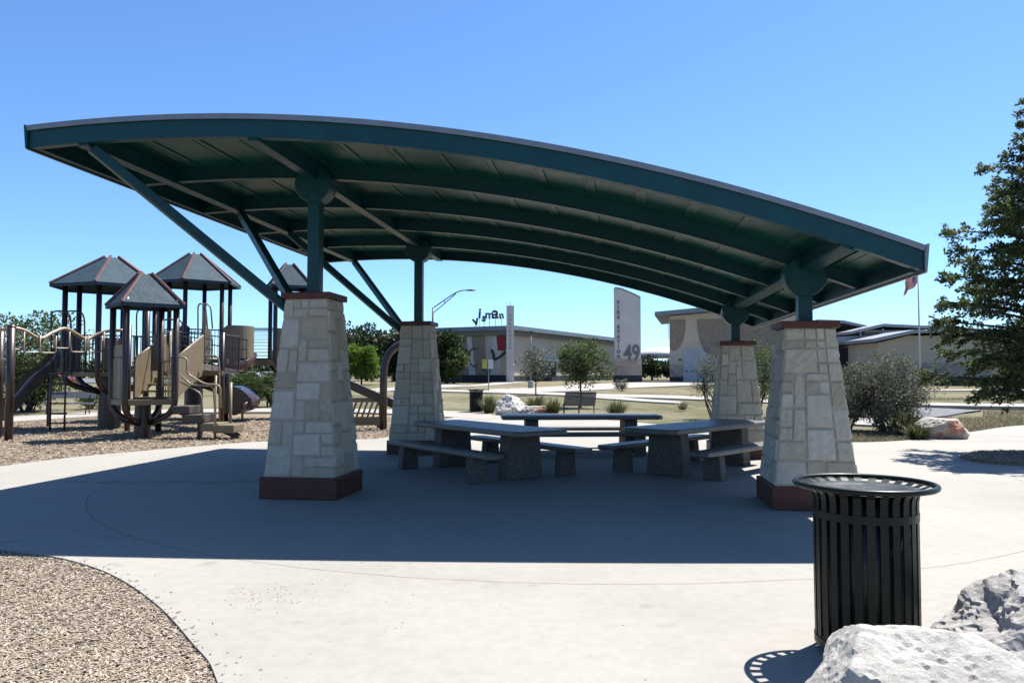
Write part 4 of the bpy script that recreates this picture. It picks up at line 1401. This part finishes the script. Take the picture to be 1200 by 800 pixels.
make_tree('oak_tree', 'dense dark green tree at the left corner of the lettered building', place(524, 0, 86), 6.2, .4, 2.5, 3.0, 75, 95, .32, 'leaf_oak', 70, .2, OAK, 'tree', 1, .7, .27, .6)
make_tree('bushy_tree', 'mid green bush below the dark tree at the corner of the lettered building', place(532, 0, 84), 4.2, .2, 1.5, 2.0, 45, 75, .26, 'leaf_mid', 71, .1, None, 'tree', 3, .6, .28, .6)
for i, (x, d, H, r) in enumerate(((764, 116, 4.5, 2.2), (790, 118, 4.3, 2.1))):
    make_tree('oak_tree', ('dark tree between the 49 tower and the white canopy', 'dark tree in front of the white canopy, next to the fire station wall')[i], place(x, 0, d), H * .78, .7, r, H * .34, 40, 60, .42, 'leaf_oak', 80 + i, .2, 'trees by the white canopy', 'tree', 1, .7, .28, .6)
make_tree('palm_like_shrub', 'feathery green shrub behind the spiral slide', place(288, 0, 37), 1.9, .2, 1.1, .95, 40, 55, .20, 'leaf_mid', 91, .05, 'shrubs beyond the playground path', 'shrub', 4, .25, .3, .8)
make_tree('palm_like_shrub', 'feathery green shrub beneath the far play tower', place(318, 0, 38), 1.75, .2, .9, .85, 34, 55, .20, 'leaf_mid', 92, .05, 'shrubs beyond the playground path', 'shrub', 4, .25, .3, .8)
make_tree('shrub', 'dark low shrub behind the foot of the wide slide', place(38, 0, 34.5), 1.5, .1, 1.0, .75, 40, 70, .11, 'leaf_dark', 93, .04, None, 'shrub', 5, .55, .3, .7)
make_tree('shrub', 'low green shrub between the plank bench and the tall play column', place(112, 0, 36), 1.05, .1, .9, .5, 30, 60, .10, 'leaf_mid', 94, .03, None, 'shrub', 5, .55, .3, .7)
make_tree('shrub', 'small grey shrub at the near edge of the driveway', place(728, 0, 60), .95, .05, .75, .45, 20, 40, .11, 'leaf_sage', 95, .03, None, 'shrub', 5, .5, .3, .7)
# grassy clumps
def tuft(label, loc, r, h, n, mat, w, seed, name='grass_clump', group=None):
    rg = random.Random(seed)
    mb = MB()
    for i in range(n):
        a = rg.uniform(0, 6.28)
        b = Vector((math.cos(a), math.sin(a), 0))
        base = b * r * .35 * rg.random() ** .5
        lean = rg.uniform(.1, 1.0)
        hh = h * rg.uniform(.6, 1.15) * (1 - lean * .35)
        tip = base + b * r * lean + Vector((0, 0, hh))
        mid = base.lerp(tip, .5) + Vector((0, 0, hh * .22))
        s = Vector((-b.y, b.x, 0)) * w
        mb.add([base - s, base + s, mid + s * .7, mid - s * .7, tip], [(0, 1, 2, 3), (3, 2, 4)])
    o = obj(name, mb, M[mat])
    o.location = loc
    return setp(o, label, 'plant', group)
GR = 'grass clumps at the plaza edge'
tuft('tall grass clump between the distant trash can and the white pointed rock', at(573, 484), .55, .85, 420, 'blade', .008, 1, group=GR)
tuft('loose grass clump behind the low flat pinkish rock', at(628, 479), .8, .75, 420, 'blade', .008, 2, group=GR)
tuft('dense grass clump just left of the metal mesh bench', at(648, 486), .55, .75, 420, 'blade', .008, 3, group=GR)
tuft('grass clump on the lawn to the right of the metal mesh bench', at(722, 486), .75, .65, 420, 'blade', .008, 4, group=GR)
tuft('yellowish tuft on the lawn left of the far short pier', at(800, 480), .4, .40, 220, 'drygrass', .008, 5, group=GR)
q = at(1080, 515)
tuft('spiky dark green plant against the left side of the red patched boulder', (q.x, q.y + .2, -.03), .42, .48, 380, 'blade', .011, 6, 'spiky_plant')
tuft('tall spiky yucca standing behind the red patched boulder', (q.x + .45, q.y + 1.6, -.03), .75, .80, 260, 'blade', .014, 7, 'spiky_plant')

# =================================================================== BUILDINGS
def wall_box(mb, a, b, z0, z1, t):
    """vertical slab from a to b (plan points), thickness t to the left of a->b"""
    a, b = Vector((a[0], a[1], 0)), Vector((b[0], b[1], 0))
    d = (b - a).normalized()
    n_ = Vector((-d.y, d.x, 0)) * t
    Z0, Z1 = Vector((0, 0, z0)), Vector((0, 0, z1))
    return mb.add([a + Z0, b + Z0, b + n_ + Z0, a + n_ + Z0, a + Z1, b + Z1, b + n_ + Z1, a + n_ + Z1],
                  [(3, 2, 1, 0), (4, 5, 6, 7), (0, 1, 5, 4), (1, 2, 6, 5), (2, 3, 7, 6), (3, 0, 4, 7)])
def local(name, mb, mat, par, **k):
    off = Vector(par.location)
    mb.v = [tuple(Vector(v) - off) for v in mb.v]
    return obj(name, mb, mat, par, **k)
g0 = G(90) - .06
# lettered building: corner towards us at photo column 598
KC = Vector((W(598, 400, 90).x, 90, 0))
KL = Vector((W(538, 400, 93.2).x, 93.2, 0))
dl = (KL - KC).normalized()
dr_ = Vector((-dl.y, dl.x, 0))
if dr_.y < 0: dr_ = -dr_
KL = KC + dl * 9.5
KR = KC + dr_ * 42
lib = empty('lettered_building', (KC.x, KC.y, g0), 0, 'long buff building with crooked roof letters, mural wall and slim white tower', 'building')
H_ = 6.0
m_ = MB()
BK = KL + dr_ * 42
for z0, z1 in ((0, H_),):
    m_.add([(p.x, p.y, g0 + z) for z in (z0 - .3, z1) for p in (KC, KR, BK, KL)], [(3, 2, 1, 0), (4, 5, 6, 7), (0, 1, 5, 4), (1, 2, 6, 5), (2, 3, 7, 6), (3, 0, 4, 7)])
local('wall', m_, M['bwall'], lib, fix=True)
m_ = MB()
e = .06
wall_box(m_, KC + (dl + dr_) * -e, KR, g0, g0 + .9, -e) if False else None
def skin(a, b, z0, z1, out, name, mat, t=.06):
    """thin applied layer standing proud of a wall; out = outward normal"""
    mb = MB()
    A, B = Vector((a.x, a.y, 0)), Vector((b.x, b.y, 0))
    mb.prism([(A.x, A.y, g0 + z0), (B.x, B.y, g0 + z0), (B.x, B.y, g0 + z1), (A.x, A.y, g0 + z1)], out * t)
    return local(name, mb, M[mat], lib, fix=True)
nl, nr = -dr_, -dl        # outward normals of the left (mural) wall and the right (long) wall
skin(KC + dl * .01, KL, 0, .85, nl, 'base_course', 'bdark')
skin(KC + dr_ * .01, KR, 0, .75, nr, 'base_course', 'bdark')
# roof slab with deep overhanging fascia
o_ = 1.0
pts = [KC - dl * o_ - dr_ * o_, KL + dl * o_ - dr_ * o_, BK + dl * o_ + dr_ * o_, KR - dl * o_ + dr_ * o_]
local('roof', MB().prism([(p.x, p.y, g0 + H_) for p in pts], (0, 0, .50)), M['froof'], lib, fix=True)
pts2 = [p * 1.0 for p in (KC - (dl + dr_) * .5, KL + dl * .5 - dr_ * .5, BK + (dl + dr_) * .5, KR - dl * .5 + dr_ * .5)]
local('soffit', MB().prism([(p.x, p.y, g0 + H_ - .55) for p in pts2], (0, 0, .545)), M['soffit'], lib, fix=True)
# mural wall: brown rippled fields between pale tapering fins
def field(u0t, u1t, u0b, u1b, mat, name, t, z0=.86, z1=5.44):
    f = lambda u: KC + dl * u
    a, b, c, d = f(u0b), f(u1b), f(u1t), f(u0t)
    mb = MB().prism([(a.x, a.y, g0 + z0), (b.x, b.y, g0 + z0), (c.x, c.y, g0 + z1), (d.x, d.y, g0 + z1)], nl * t)
    return local(name, mb, M[mat], lib, fix=True)
field(8.2, 9.4, 8.5, 9.4, 'bbrown', 'wall_panel', .05)
field(7.3, 8.1, 6.9, 8.4, 'bpale', 'wall_panel', .09)
field(5.9, 7.2, 5.6, 6.8, 'bbrown', 'wall_panel', .05)
field(5.2, 5.8, 4.6, 5.5, 'bpale', 'wall_panel', .09)
field(3.4, 5.1, 3.2, 4.5, 'bbrown', 'wall_panel', .05)
field(1.2, 2.2, 1.2, 2.9, 'bpale', 'wall_panel', .07)
# painted figure: red block above a dark green leaping shape
field(.55, 1.75, .6, 1.6, 'redart', 'mural_panel', .13, 3.7, 5.4)
f = lambda u, z: (KC + dl * u + nl * .10) + Vector((0, 0, g0 + z))
local('mural_figure', MB().tube(smooth_path([f(.6, 3.5), f(1.4, 2.9), f(2.3, 2.5), f(3.0, 1.9), f(3.5, 1.4)], 4), .14, 6).tube(smooth_path([f(2.4, 3.8), f(2.1, 3.1), f(2.3, 2.4), f(2.7, 1.6), f(2.9, .9)], 4), .17, 6), M['greenart'], lib)
ang = [R(60 + k * 12) for k in range(21)]
local('ring_emblem', MB().tube([f(4.75 + .75 * -math.cos(a), 2.95 + 1.05 * math.sin(a)) for a in ang], .11, 6), M['signmid'], lib)
# slim white tower at the corner
tw = KC - dl * .05 - dr_ * .75
tx = Vector((1, 0, 0))
m_ = MB().box((tw.x + .30, tw.y - .3, g0 + 4.3), (.86, .9, 8.9))
local('tower', m_, M['bpale'], lib)
mb = MB()
for k in range(9):
    z = 7.9 - k * .62
    text_mesh('tower_letter', 'READ ROOM'[k] if k != 4 else '-', .52, .02, M['signmid'], lib, Matrix.Translation(-Vector(lib.location)) @ face_mtx(Vector((tw.x + .32, tw.y - .78, g0 + z)), (1, 0, 0))) if False else None
for k, wd in enumerate((.22, .18, .22, .16, .2, .22, .18, .2, .22)):
    mb = MB()
    z = g0 + 7.6 - k * .46
    mb.box((tw.x + .30 - wd * .3, tw.y - .765, z), (.05, .03, .26)).box((tw.x + .30 + wd * .1, tw.y - .765, z + .08), (wd * .7, .03, .05)).box((tw.x + .30 + wd * .1, tw.y - .765, z - .06), (wd * .6, .03, .05))
    local('tower_letter', mb, M['signmid'], lib)
local('rod', MB().tube([(tw.x + .3, tw.y, g0 + 8.7), (tw.x + .3, tw.y, g0 + 9.3)], .03, 6), M['steel'], lib)
local('tower_lamp', MB().lathe([(0, -.12), (.12, -.06), (.12, .06), (0, .12)], (tw.x + .62, tw.y - .80, g0 + 2.0), 10, False), M['white'], lib)
# crooked letters on stalks along the roof edge
for ch, sx, sy, sz, tilt in (('v', 557.3, 376.0, 1.75, -14), ('i', 562.2, 367.5, 1.75, 4), ('s', 567.3, 372.5, 1.4, 12), ('m', 573.5, 369, 1.45, 0), ('a', 580.5, 367, 2.1, 6), ('n', 587.5, 369.5, 1.25, -8)):
    p = W(sx, sy, 89.8 + (598 - sx) * .04)
    rot = Matrix.Rotation(R(-tilt), 4, 'Z')
    L_ = text_mesh('roof_letter', ch, sz * .92, .06, M['signgrey' if ch in 'vias' else 'signmid'], lib, Matrix.Translation(p - Vector(lib.location)) @ face_mtx(Vector((0, 0, 0)), (1, .04, 0)) @ rot, .055)
    local('letter_stalk', MB().tube([(p.x, p.y + .1, g0 + 6.45), (p.x, p.y + .1, p.z - .1)], .035, 6), M['steel'], lib)
# glass entrance low on the long wall, shaded by an awning
a, b = KC + dr_ * 5.2, KC + dr_ * 12.5
skin(a, b, .76, 2.5, nr, 'window', 'glass', .08)
for k in range(5):
    p = a.lerp(b, k / 4)
    local('window_frame', MB().box((p.x + nr.x * .1, p.y + nr.y * .1, g0 + 1.63), (.14, .14, 1.74), math.atan2(dr_.y, dr_.x)), M['steel'], lib)
mb = MB().prism([(a.x, a.y, g0 + 2.6), (b.x, b.y, g0 + 2.6), (b.x + nr.x * 1.6, b.y + nr.y * 1.6, g0 + 2.6), (a.x + nr.x * 1.6, a.y + nr.y * 1.6, g0 + 2.6)], (0, 0, .18))
local('awning', mb, M['froof'], lib, fix=True)

# number tower of the fire station
d = 88.0
pl_ = W(721, 400, d).x
pr_ = W(751, 400, d).x
gz = G(d) - .06
pyl = empty('sign_tower', ((pl_ + pr_) / 2, d, gz), 0, 'tall freestanding pale tower with the number 49 and vertical lettering', 'sign tower')
w = pr_ - pl_
h0, h1 = W(721, 338, d).z - gz, W(751, 349, d).z - gz
top = [(-w / 2 + w * k / 10, h0 + (h1 - h0) * (k / 10) ** 1.5 + (.12 * math.sin(k / 10 * math.pi * .5) if k < 4 else 0)) for k in range(11)]
poly = [(-w / 2, 0, -.2), (w / 2, 0, -.2)] + [(x, 0, z) for x, z in reversed(top)]
obj('shaft', MB().prism(poly, (0, 1.0, 0)), M['bpale'], pyl, fix=True)
obj('coping', MB().prism([(x, -.05, z + .002) for x, z in top] + [(x, -.05, z + .14) for x, z in reversed(top)], (0, 1.1, 0)), M['soffit'], pyl, fix=True)
obj('block_band', MB().box((0, .5, 1.75), (w + .16, 1.16, 1.85)), M['brickcheck'], pyl)
obj('base_course', MB().box((0, .5, .40), (w + .24, 1.24, .86)), M['bdark'], pyl)
text_mesh('number', '49', 2.55, .05, M['signmid'], pyl, face_mtx(Vector((.42, -.04, W(735, 414.5, d).z - gz)), (1, 0, 0)) @ Matrix.Diagonal((.72, 1, 1, 1)), .06)
txt = 'FIRE STATION'
for k, ch in enumerate(txt):
    if ch == ' ': continue
    text_mesh('letter', ch, .52, .04, M['signmid'], pyl, face_mtx(Vector((-w / 2 + .36, -.03, 9.05 - k * .555)), (1, 0, 0)), .025)

# fire station
d = 92.0
gz = G(d) - .06
xl_, xr_ = W(784.5, 400, d).x, W(925, 400, d).x
fs = empty('fire_station', (xl_, d, gz), R(-13.5), 'fire station with stone fields, pale garage door and flat overhanging roof', 'building')
Wd = xr_ - xl_
hh = W(790, 374, d).z - gz
obj('wall', MB().box((Wd / 2, 7, hh / 2 - .1), (Wd, 14, hh + .2)), M['bwall'], fs)
ov = xl_ - W(768.5, 400, d).x
rz = W(770, 369.5, d - 1.5).z - gz
obj('roof', MB().add([(-ov, -1.6, rz), (Wd + 1, -1.6, rz + 1.1), (Wd + 1, 15, rz + 1.1), (-ov, 15, rz), (-ov, -1.6, rz + .45), (Wd + 1, -1.6, rz + 1.75), (Wd + 1, 15, rz + 1.75), (-ov, 15, rz + .45)],
    [(3, 2, 1, 0), (4, 5, 6, 7), (0, 1, 5, 4), (1, 2, 6, 5), (2, 3, 7, 6), (3, 0, 4, 7)]), M['froof'], fs)
obj('wall_top', MB().prism([(0.02, .01, hh), (Wd, .01, hh), (Wd, .01, rz + 1.08), (0.02, .01, rz + .02)], (0, 13.9, 0)), M['bwall'], fs, fix=True)
zt = lambda py: W(790, py, d).z - gz
xx = lambda px_: W(px_, 400, d).x - xl_
crv = [(xx(785), zt(374.5)), (xx(803), zt(374.5)), (xx(802.5), zt(387)), (xx(800.5), zt(398)), (xx(796), zt(407)), (xx(790), zt(411)), (xx(785), zt(409))]
obj('stone_field', MB().prism([(x + .01, -.06, z) for x, z in crv], (0, .055, 0)), M['bbrown'], fs, fix=True)
crv = [(xx(816), zt(374.5)), (xx(816.5), zt(386)), (xx(819), zt(400)), (xx(824), zt(412)), (xx(832), zt(420)), (xx(910), zt(420)), (xx(910), zt(374.5))]
obj('stone_field', MB().prism([(x, -.06, z) for x, z in crv], (0, .055, 0)), M['bbrown'], fs, fix=True)
obj('block_band', MB().box((xx(792) , .0, zt(434)), (xx(799.3) - xx(784.4), .18, zt(427) - zt(441.5))), M['brickcheck2'], fs)
obj('base_course', MB().box((xx(792), .0, zt(444.5)), (xx(799.4) - xx(784.2), .24, zt(441.6) - zt(447.5))), M['bdark'], fs)
gd = obj('garage_door', MB().box((xx(815), -.01, (zt(408) + zt(448)) / 2), (xx(830) - xx(800), .10, zt(408) - zt(448))), M['garage'], fs)
for k in range(5): obj('door_seam', MB().box((xx(815), -.065, zt(414 + k * 6.4)), (xx(830) - xx(800), .014, .05)), M['bpale'], gd)
for k in range(5): obj('door_window', MB().box((xx(804 + k * 5.8), -.07, zt(434.4)), (.33, .03, .17)), M['glass'], gd)
obj('wall_lamp', MB().box((xx(796.5), -.1, zt(421.5)), (.30, .2, .22)), M['signgrey'], fs)
obj('wall_ladder', MB().box((-.16, .2, zt(386)), (.06, .06, zt(376) - zt(398))).box((-.16, .6, zt(386)), (.06, .06, zt(376) - zt(398))), M['steel'], fs)

# low hall on the right with stepped shed roofs
d = 78.0
gz = G(d) - .06
hx = W(1030, 400, d).x
hall = empty('shed_roofed_hall', (hx, d, gz), 0, 'low buff hall with stepped pale shed roofs behind the flagpole', 'building')
zz = lambda py, dd=d: W(1030, py, dd).z - gz
xq = lambda px_, dd=d: W(px_, 400, dd).x - hx
WL, WR = xq(1029), xq(1290)
ztop = lambda x: zz(401.5) + (zz(393) - zz(401.5)) * min(1, max(0, (x - WL) / (xq(1066) - WL))) - max(0, x - xq(1070)) * .02
obj('wall', MB().prism([(WL, 0, -.2), (WR, 0, -.2), (WR, 0, ztop(WR)), (xq(1066), 0, ztop(xq(1066))), (WL, 0, ztop(WL))], (0, 20, 0)), M['bwall'], hall, fix=True)
obj('block_band', MB().box(((xq(1075) + WR) / 2, -.02, (zz(424.5) + zz(441.5)) / 2), (WR - xq(1075), .16, zz(424.5) - zz(441.5))), M['brickcheck2'], hall)
obj('base_course', MB().box(((xq(1075) + WR) / 2, -.03, (zz(442) + zz(451)) / 2), (WR - xq(1075), .24, zz(442) - zz(451))), M['bdark'], hall)
def shed(name, pts, y0, y1, th, mat):
    return obj(name, MB().prism([(x, y0, z) for x, z in pts] + [(x, y0, z + th) for x, z in reversed(pts)], (0, y1 - y0, 0)), M[mat], hall, fix=True)
shed('lower_roof', [(xq(1015), zz(401.5)), (xq(1064), zz(391)), (xq(1110), zz(389.5)), (WR + 2, zz(393))], -1.4, 21, .34, 'metroof')
shed('upper_roof', [(xq(992, 84), zz(392, 84)), (xq(1031, 84), zz(383, 84)), (xq(1100, 84), zz(386.3, 84)), (xq(1160, 84), zz(390, 84))], 5.0, 19, .30, 'metroof')
obj('clerestory', MB().box(((xq(1014, 84) + xq(1100, 84)) / 2, 12, (zz(400, 84) + zz(387, 84)) / 2), (xq(1100, 84) - xq(1014, 84), 12, zz(388, 84) - zz(402, 84))), M['bwall'], hall)
obj('clerestory_window', MB().box((xq(1027, 84), 5.9, zz(393, 84)), (xq(1039, 84) - xq(1016, 84), .1, zz(389.5, 84) - zz(396, 84))), M['glass'], hall)
for q in (1031, 1005): obj('roof_post', MB().box((xq(q, 84), 5.3, zz(394, 84)), (.16, .16, zz(385, 84) - zz(402, 84))), M['metroof'], hall)
obj('side_wing', MB().box((xq(988, 86), 12, zz(430, 86)), (xq(1020, 86) - xq(960, 86), 10, zz(408, 86) - zz(452, 86))), M['bdark'], hall)
shed('side_roof', [(xq(955, 88), zz(378, 88)), (xq(985, 88), zz(379, 88)), (xq(1012, 88), zz(385, 88))], 9, 24, .3, 'metroof')
shed('wing_roof', [(xq(955, 86), zz(405, 86)), (xq(1020, 86), zz(402, 86))], 5.5, 17.5, .8, 'metroof')

# white canopy roof far behind the fire station
d = 125.0
gz = G(d) - .06
cx_ = W(782, 400, d).x
can_ = empty('white_canopy', (cx_, d, gz), 0, 'white arched canopy roof between the 49 tower and the fire station', 'canopy')
dome = [(4.7 * math.cos(math.pi * k / 20), 3.6 + 1.6 * math.sin(math.pi * k / 20) ** .8) for k in range(10)] + [(0.0, 5.2)]
obj('roof', MB().lathe([(0.0, 3.5), (4.6, 3.5)] + dome, n=40, cap=False), M['white'], can_, smooth=True, fix=True)
for x in (-4.2, -1.4, 1.4, 4.2): obj('pole', MB().tube([(x, 1, -.1), (x, 1, 3.7)], .08, 6), M['steel'], can_)

# =================================================================== STREET FURNITURE
# curved arm street light
d = 62.0
q = W(507, 400, d)
gz = G(d) - .06
sl_ = empty('street_light', (q.x, d, gz), 0, 'tall street light with long truss arm rising behind the far tall pier', 'street light')
zq = lambda py: W(600, py, d).z - gz
xq2 = lambda px_: W(px_, 400, d).x - q.x
obj('pole', MB().tube([(0, 0, -.1), (0, 0, zq(360))], [.10, .07], 8), M['greysteel'], sl_, smooth=True)
obj('arm', MB().tube(smooth_path([Vector((0, 0, zq(361))), Vector((xq2(520), 0, zq(352))), Vector((xq2(533), 0, zq(343.5))), Vector((xq2(541), 0, zq(340.5))), Vector((xq2(549), 0, zq(340)))], 4), .045, 6)
    .tube([(0, 0, zq(367)), (xq2(518), 0, zq(358)), (xq2(534), 0, zq(344))], .04, 6).tube([(xq2(521), 0, zq(351.5)), (xq2(521), 0, zq(356))], .03, 5), M['greysteel'], sl_, smooth=True)
hd = obj('lamp_head', MB().lathe([(0, -.09), (.12, -.05), (.13, .03), (.05, .08), (0, .09)], (0, 0, 0), 10, False), M['greysteel'], sl_, smooth=True)
hd.scale = (3.4, 1.2, .9)
hd.location = (xq2(551.5), 0, zq(340))
# square headed car park lamp
d = 66.0
q = W(622, 400, d)
lp = empty('car_park_lamp', (q.x, d, G(d) - .06), 0, 'slim grey lamp post with box head in front of the lettered building', 'lamp post')
zq = lambda py: W(600, py, d).z - (G(d) - .06)
obj('pole', MB().tube([(0, 0, .6), (0, 0, zq(390))], .055, 8), M['steel'], lp, smooth=True)
obj('base', MB().lathe([(.24, -.1), (.24, .62), (.2, .68), (0, .68)], n=14, cap=False), M['path'], lp)
obj('lamp_head', MB().box((0, -.1, zq(389)), (.34, .6, .14)), M['greysteel'], lp)
# twin plates on one post
q = at(572.5, 458)
sg = empty('street_sign', q, 0, 'yellow and pale sign plates side by side on one thin post', 'sign')
sc2 = q.y / F_PX
obj('post', MB().tube([(0, 0, -.1), (0, 0, 38 * sc2)], .035, 8), M['steel'], sg)
obj('plate', MB().box((-4.4 * sc2, -.05, 31.5 * sc2), (6.0 * sc2, .02, 11 * sc2)), M['yellow'], sg)
obj('plate', MB().box((2.6 * sc2, -.05, 31.5 * sc2), (6.0 * sc2, .02, 11 * sc2)), M['white'], sg)
obj('bracket', MB().box((-.8 * sc2, -.03, 33 * sc2), (12 * sc2, .02, .04)), M['steel'], sg)
# flagpole
d = 60.0
q = W(1077.5, 400, d)
gz = G(d) - .06
fp = empty('flagpole', (q.x, d, gz), 0, 'white flagpole with drooping striped flag beside the low hall', 'flagpole')
zq = lambda py: W(600, py, d).z - gz
obj('pole', MB().tube([(0, 0, -.1), (0, 0, zq(306))], [.075, .045], 10), M['white'], fp, smooth=True)
obj('ball', MB().lathe([(0, -.09), (.07, -.06), (.09, 0), (.07, .06), (0, .09)], (0, 0, zq(305)), 10, False), M['steel'], fp, smooth=True)
nu, nv = 26, 26
me = bpy.data.meshes.new('flag')
vs, fs_, mi = [], [], []
fw, fh = 1.75, 1.15
for j in range(nv + 1):
    for i in range(nu + 1):
        u, v = i / nu, j / nv
        x = -fw * .62 * u - .04
        z = zq(317.5) - v * fh * (.85) - u * fw * .52 + .06 * math.sin(u * 9 + v * 2)
        vs.append((x + .05 * math.sin(v * 5) * u, .13 * math.sin(u * 11 + v * 1.5) * (0.3 + u), z))
for j in range(nv):
    for i in range(nu):
        a = j * (nu + 1) + i
        fs_.append((a, a + 1, a + nu + 2, a + nu + 1))
        if i < nu * .4 and j < nv * 7 / 13: mi.append(2 if not (i % 2 == 1 and j % 2 == 1) else 1)
        else: mi.append(0 if (j // 2) % 2 == 0 else 1)
me.from_pydata(vs, [], fs_)
for k in ('flagred', 'flagwhite', 'flagblue'): me.materials.append(M[k])
me.polygons.foreach_set('material_index', mi)
for p in me.polygons: p.use_smooth = True
fl = bpy.data.objects.new('flag', me)
COL.objects.link(fl)
fl.parent = fp
so_ = fl.modifiers.new('cloth', 'SOLIDIFY')
so_.thickness = .006
# metal mesh bench seen from behind
q = at(679, 487)
bn = empty('mesh_bench', (q.x, q.y + .2, -.02), R(-6), 'black metal mesh bench with leaning back in front of the young round tree', 'bench')
def meshpanel(a, b, c, d_, n, m, r):
    a, b, c, d_ = map(Vector, (a, b, c, d_))
    mb = MB()
    for k in range(1, n): mb.tube([a.lerp(b, k / n), d_.lerp(c, k / n)], r, 4)
    for k in range(1, m): mb.tube([a.lerp(d_, k / m), b.lerp(c, k / m)], r, 4)
    mb.tube([a, b, c, d_], .022, 6, True)
    return mb
obj('backrest', meshpanel((-.62, .02, .44), (.62, .02, .44), (.68, .26, .92), (-.52, .26, .92), 30, 12, .016), M['black'], bn)
obj('seat', meshpanel((-.62, -.44, .44), (.62, -.44, .44), (.62, 0, .42), (-.62, 0, .42), 30, 12, .016), M['black'], bn)
for x in (-.58, 0, .58): obj('leg', MB().tube(fillet([(x, -.42, 0), (x, -.42, .43), (x, .0, .41)], .06), .024, 6).tube([(x, .12, 0), (x, .02, .42)], .024, 6), M['black'], bn)
# low dark drains / bollard stubs near the drive
# parked cars far behind the playground
def make_car(label, loc, rz, mat):
    t = empty('parked_car', loc, rz, label, 'car', 'cars parked beyond the playground')
    side = [(-2.1, .28), (-2.15, .62), (-1.95, .84), (-1.35, .92), (-.75, 1.38), (.55, 1.42), (1.15, .98), (1.95, .84), (2.15, .60), (2.1, .28)]
    obj('body', MB().prism([(x, -.86, z) for x, z in side], (0, 1.72, 0)), M[mat], t, fix=True, bevel=.06)
    for y in (-.875, .862): obj('window', MB().prism([(-1.15, y, .94), (-.68, y, 1.30), (.48, y, 1.33), (.95, y, .97)], (0, .014, 0)), M['glass'], t, fix=True)
    for x in (-1.35, 1.35):
        for y in (-.88, .70):
            wl = MB().lathe([(.0, -.0), (.22, .0), (.32, .02), (.32, .16), (.22, .18), (.0, .18)], n=18, cap=False)
            wl.v = [(x + a, y + c, .32 + b) for a, b, c in wl.v]
            obj('wheel', wl, M['rubber'], t, fix=True)
    return t
for x, d, rz, mat, lab in ((294, 70, .1, 'carwhite', 'white parked car glimpsed below the wire bridge'), (319, 72, .15, 'carwhite', 'white parked car glimpsed beside the far play tower, nearest the tall pier'),
                           (262, 74, .1, 'carblue', 'silver blue parked car glimpsed behind the spiral slide'), (60, 76, .05, 'carred', 'dark red parked car glimpsed under the wide slide')):
    make_car(lab, place(x, 0, d), rz, mat)
ribbon('road', [(-420, 446), (-100, 444.5), (100, 443.5), (250, 443), (345, 443)], [(-420, 453), (-100, 450), (100, 448.5), (250, 447.5), (345, 447.5)], M['asphalt'], 0.02)
# distant woodland that reads as one mass
def woods(name, spans, seed):
    rg = random.Random(seed)
    mb = MB()
    for x0, x1, dist, hpx, n in spans:
        for i in range(n):
            x = W(x0 + (x1 - x0) * (i + rg.random()) / n, 400, dist).x
            dd = dist + rg.uniform(0, 14)
            g = G(dist) - .06
            h = hpx / F_PX * dist * rg.uniform(.6, 1.15)
            r = rg.uniform(2.0, 3.6)
            for k in range(170):
                v = ball_pt(rg)
                v = v.normalized() * v.length ** .5
                p = Vector((x + v.x * r, dd + v.y * r, g + h * .5 + v.z * h * .5))
                leaf(mb, p, Vector((v.x, v.y, .4)), .85, rg, .75)
    return setp(obj(name, mb, M['leaf_oak']), kind='stuff')
woods('far_woods', ((-220, 60, 150, 26, 26), (60, 345, 160, 21, 30), (330, 560, 165, 34, 22), (540, 800, 190, 18, 26), (930, 1420, 150, 16, 34)), 5)
#@@END
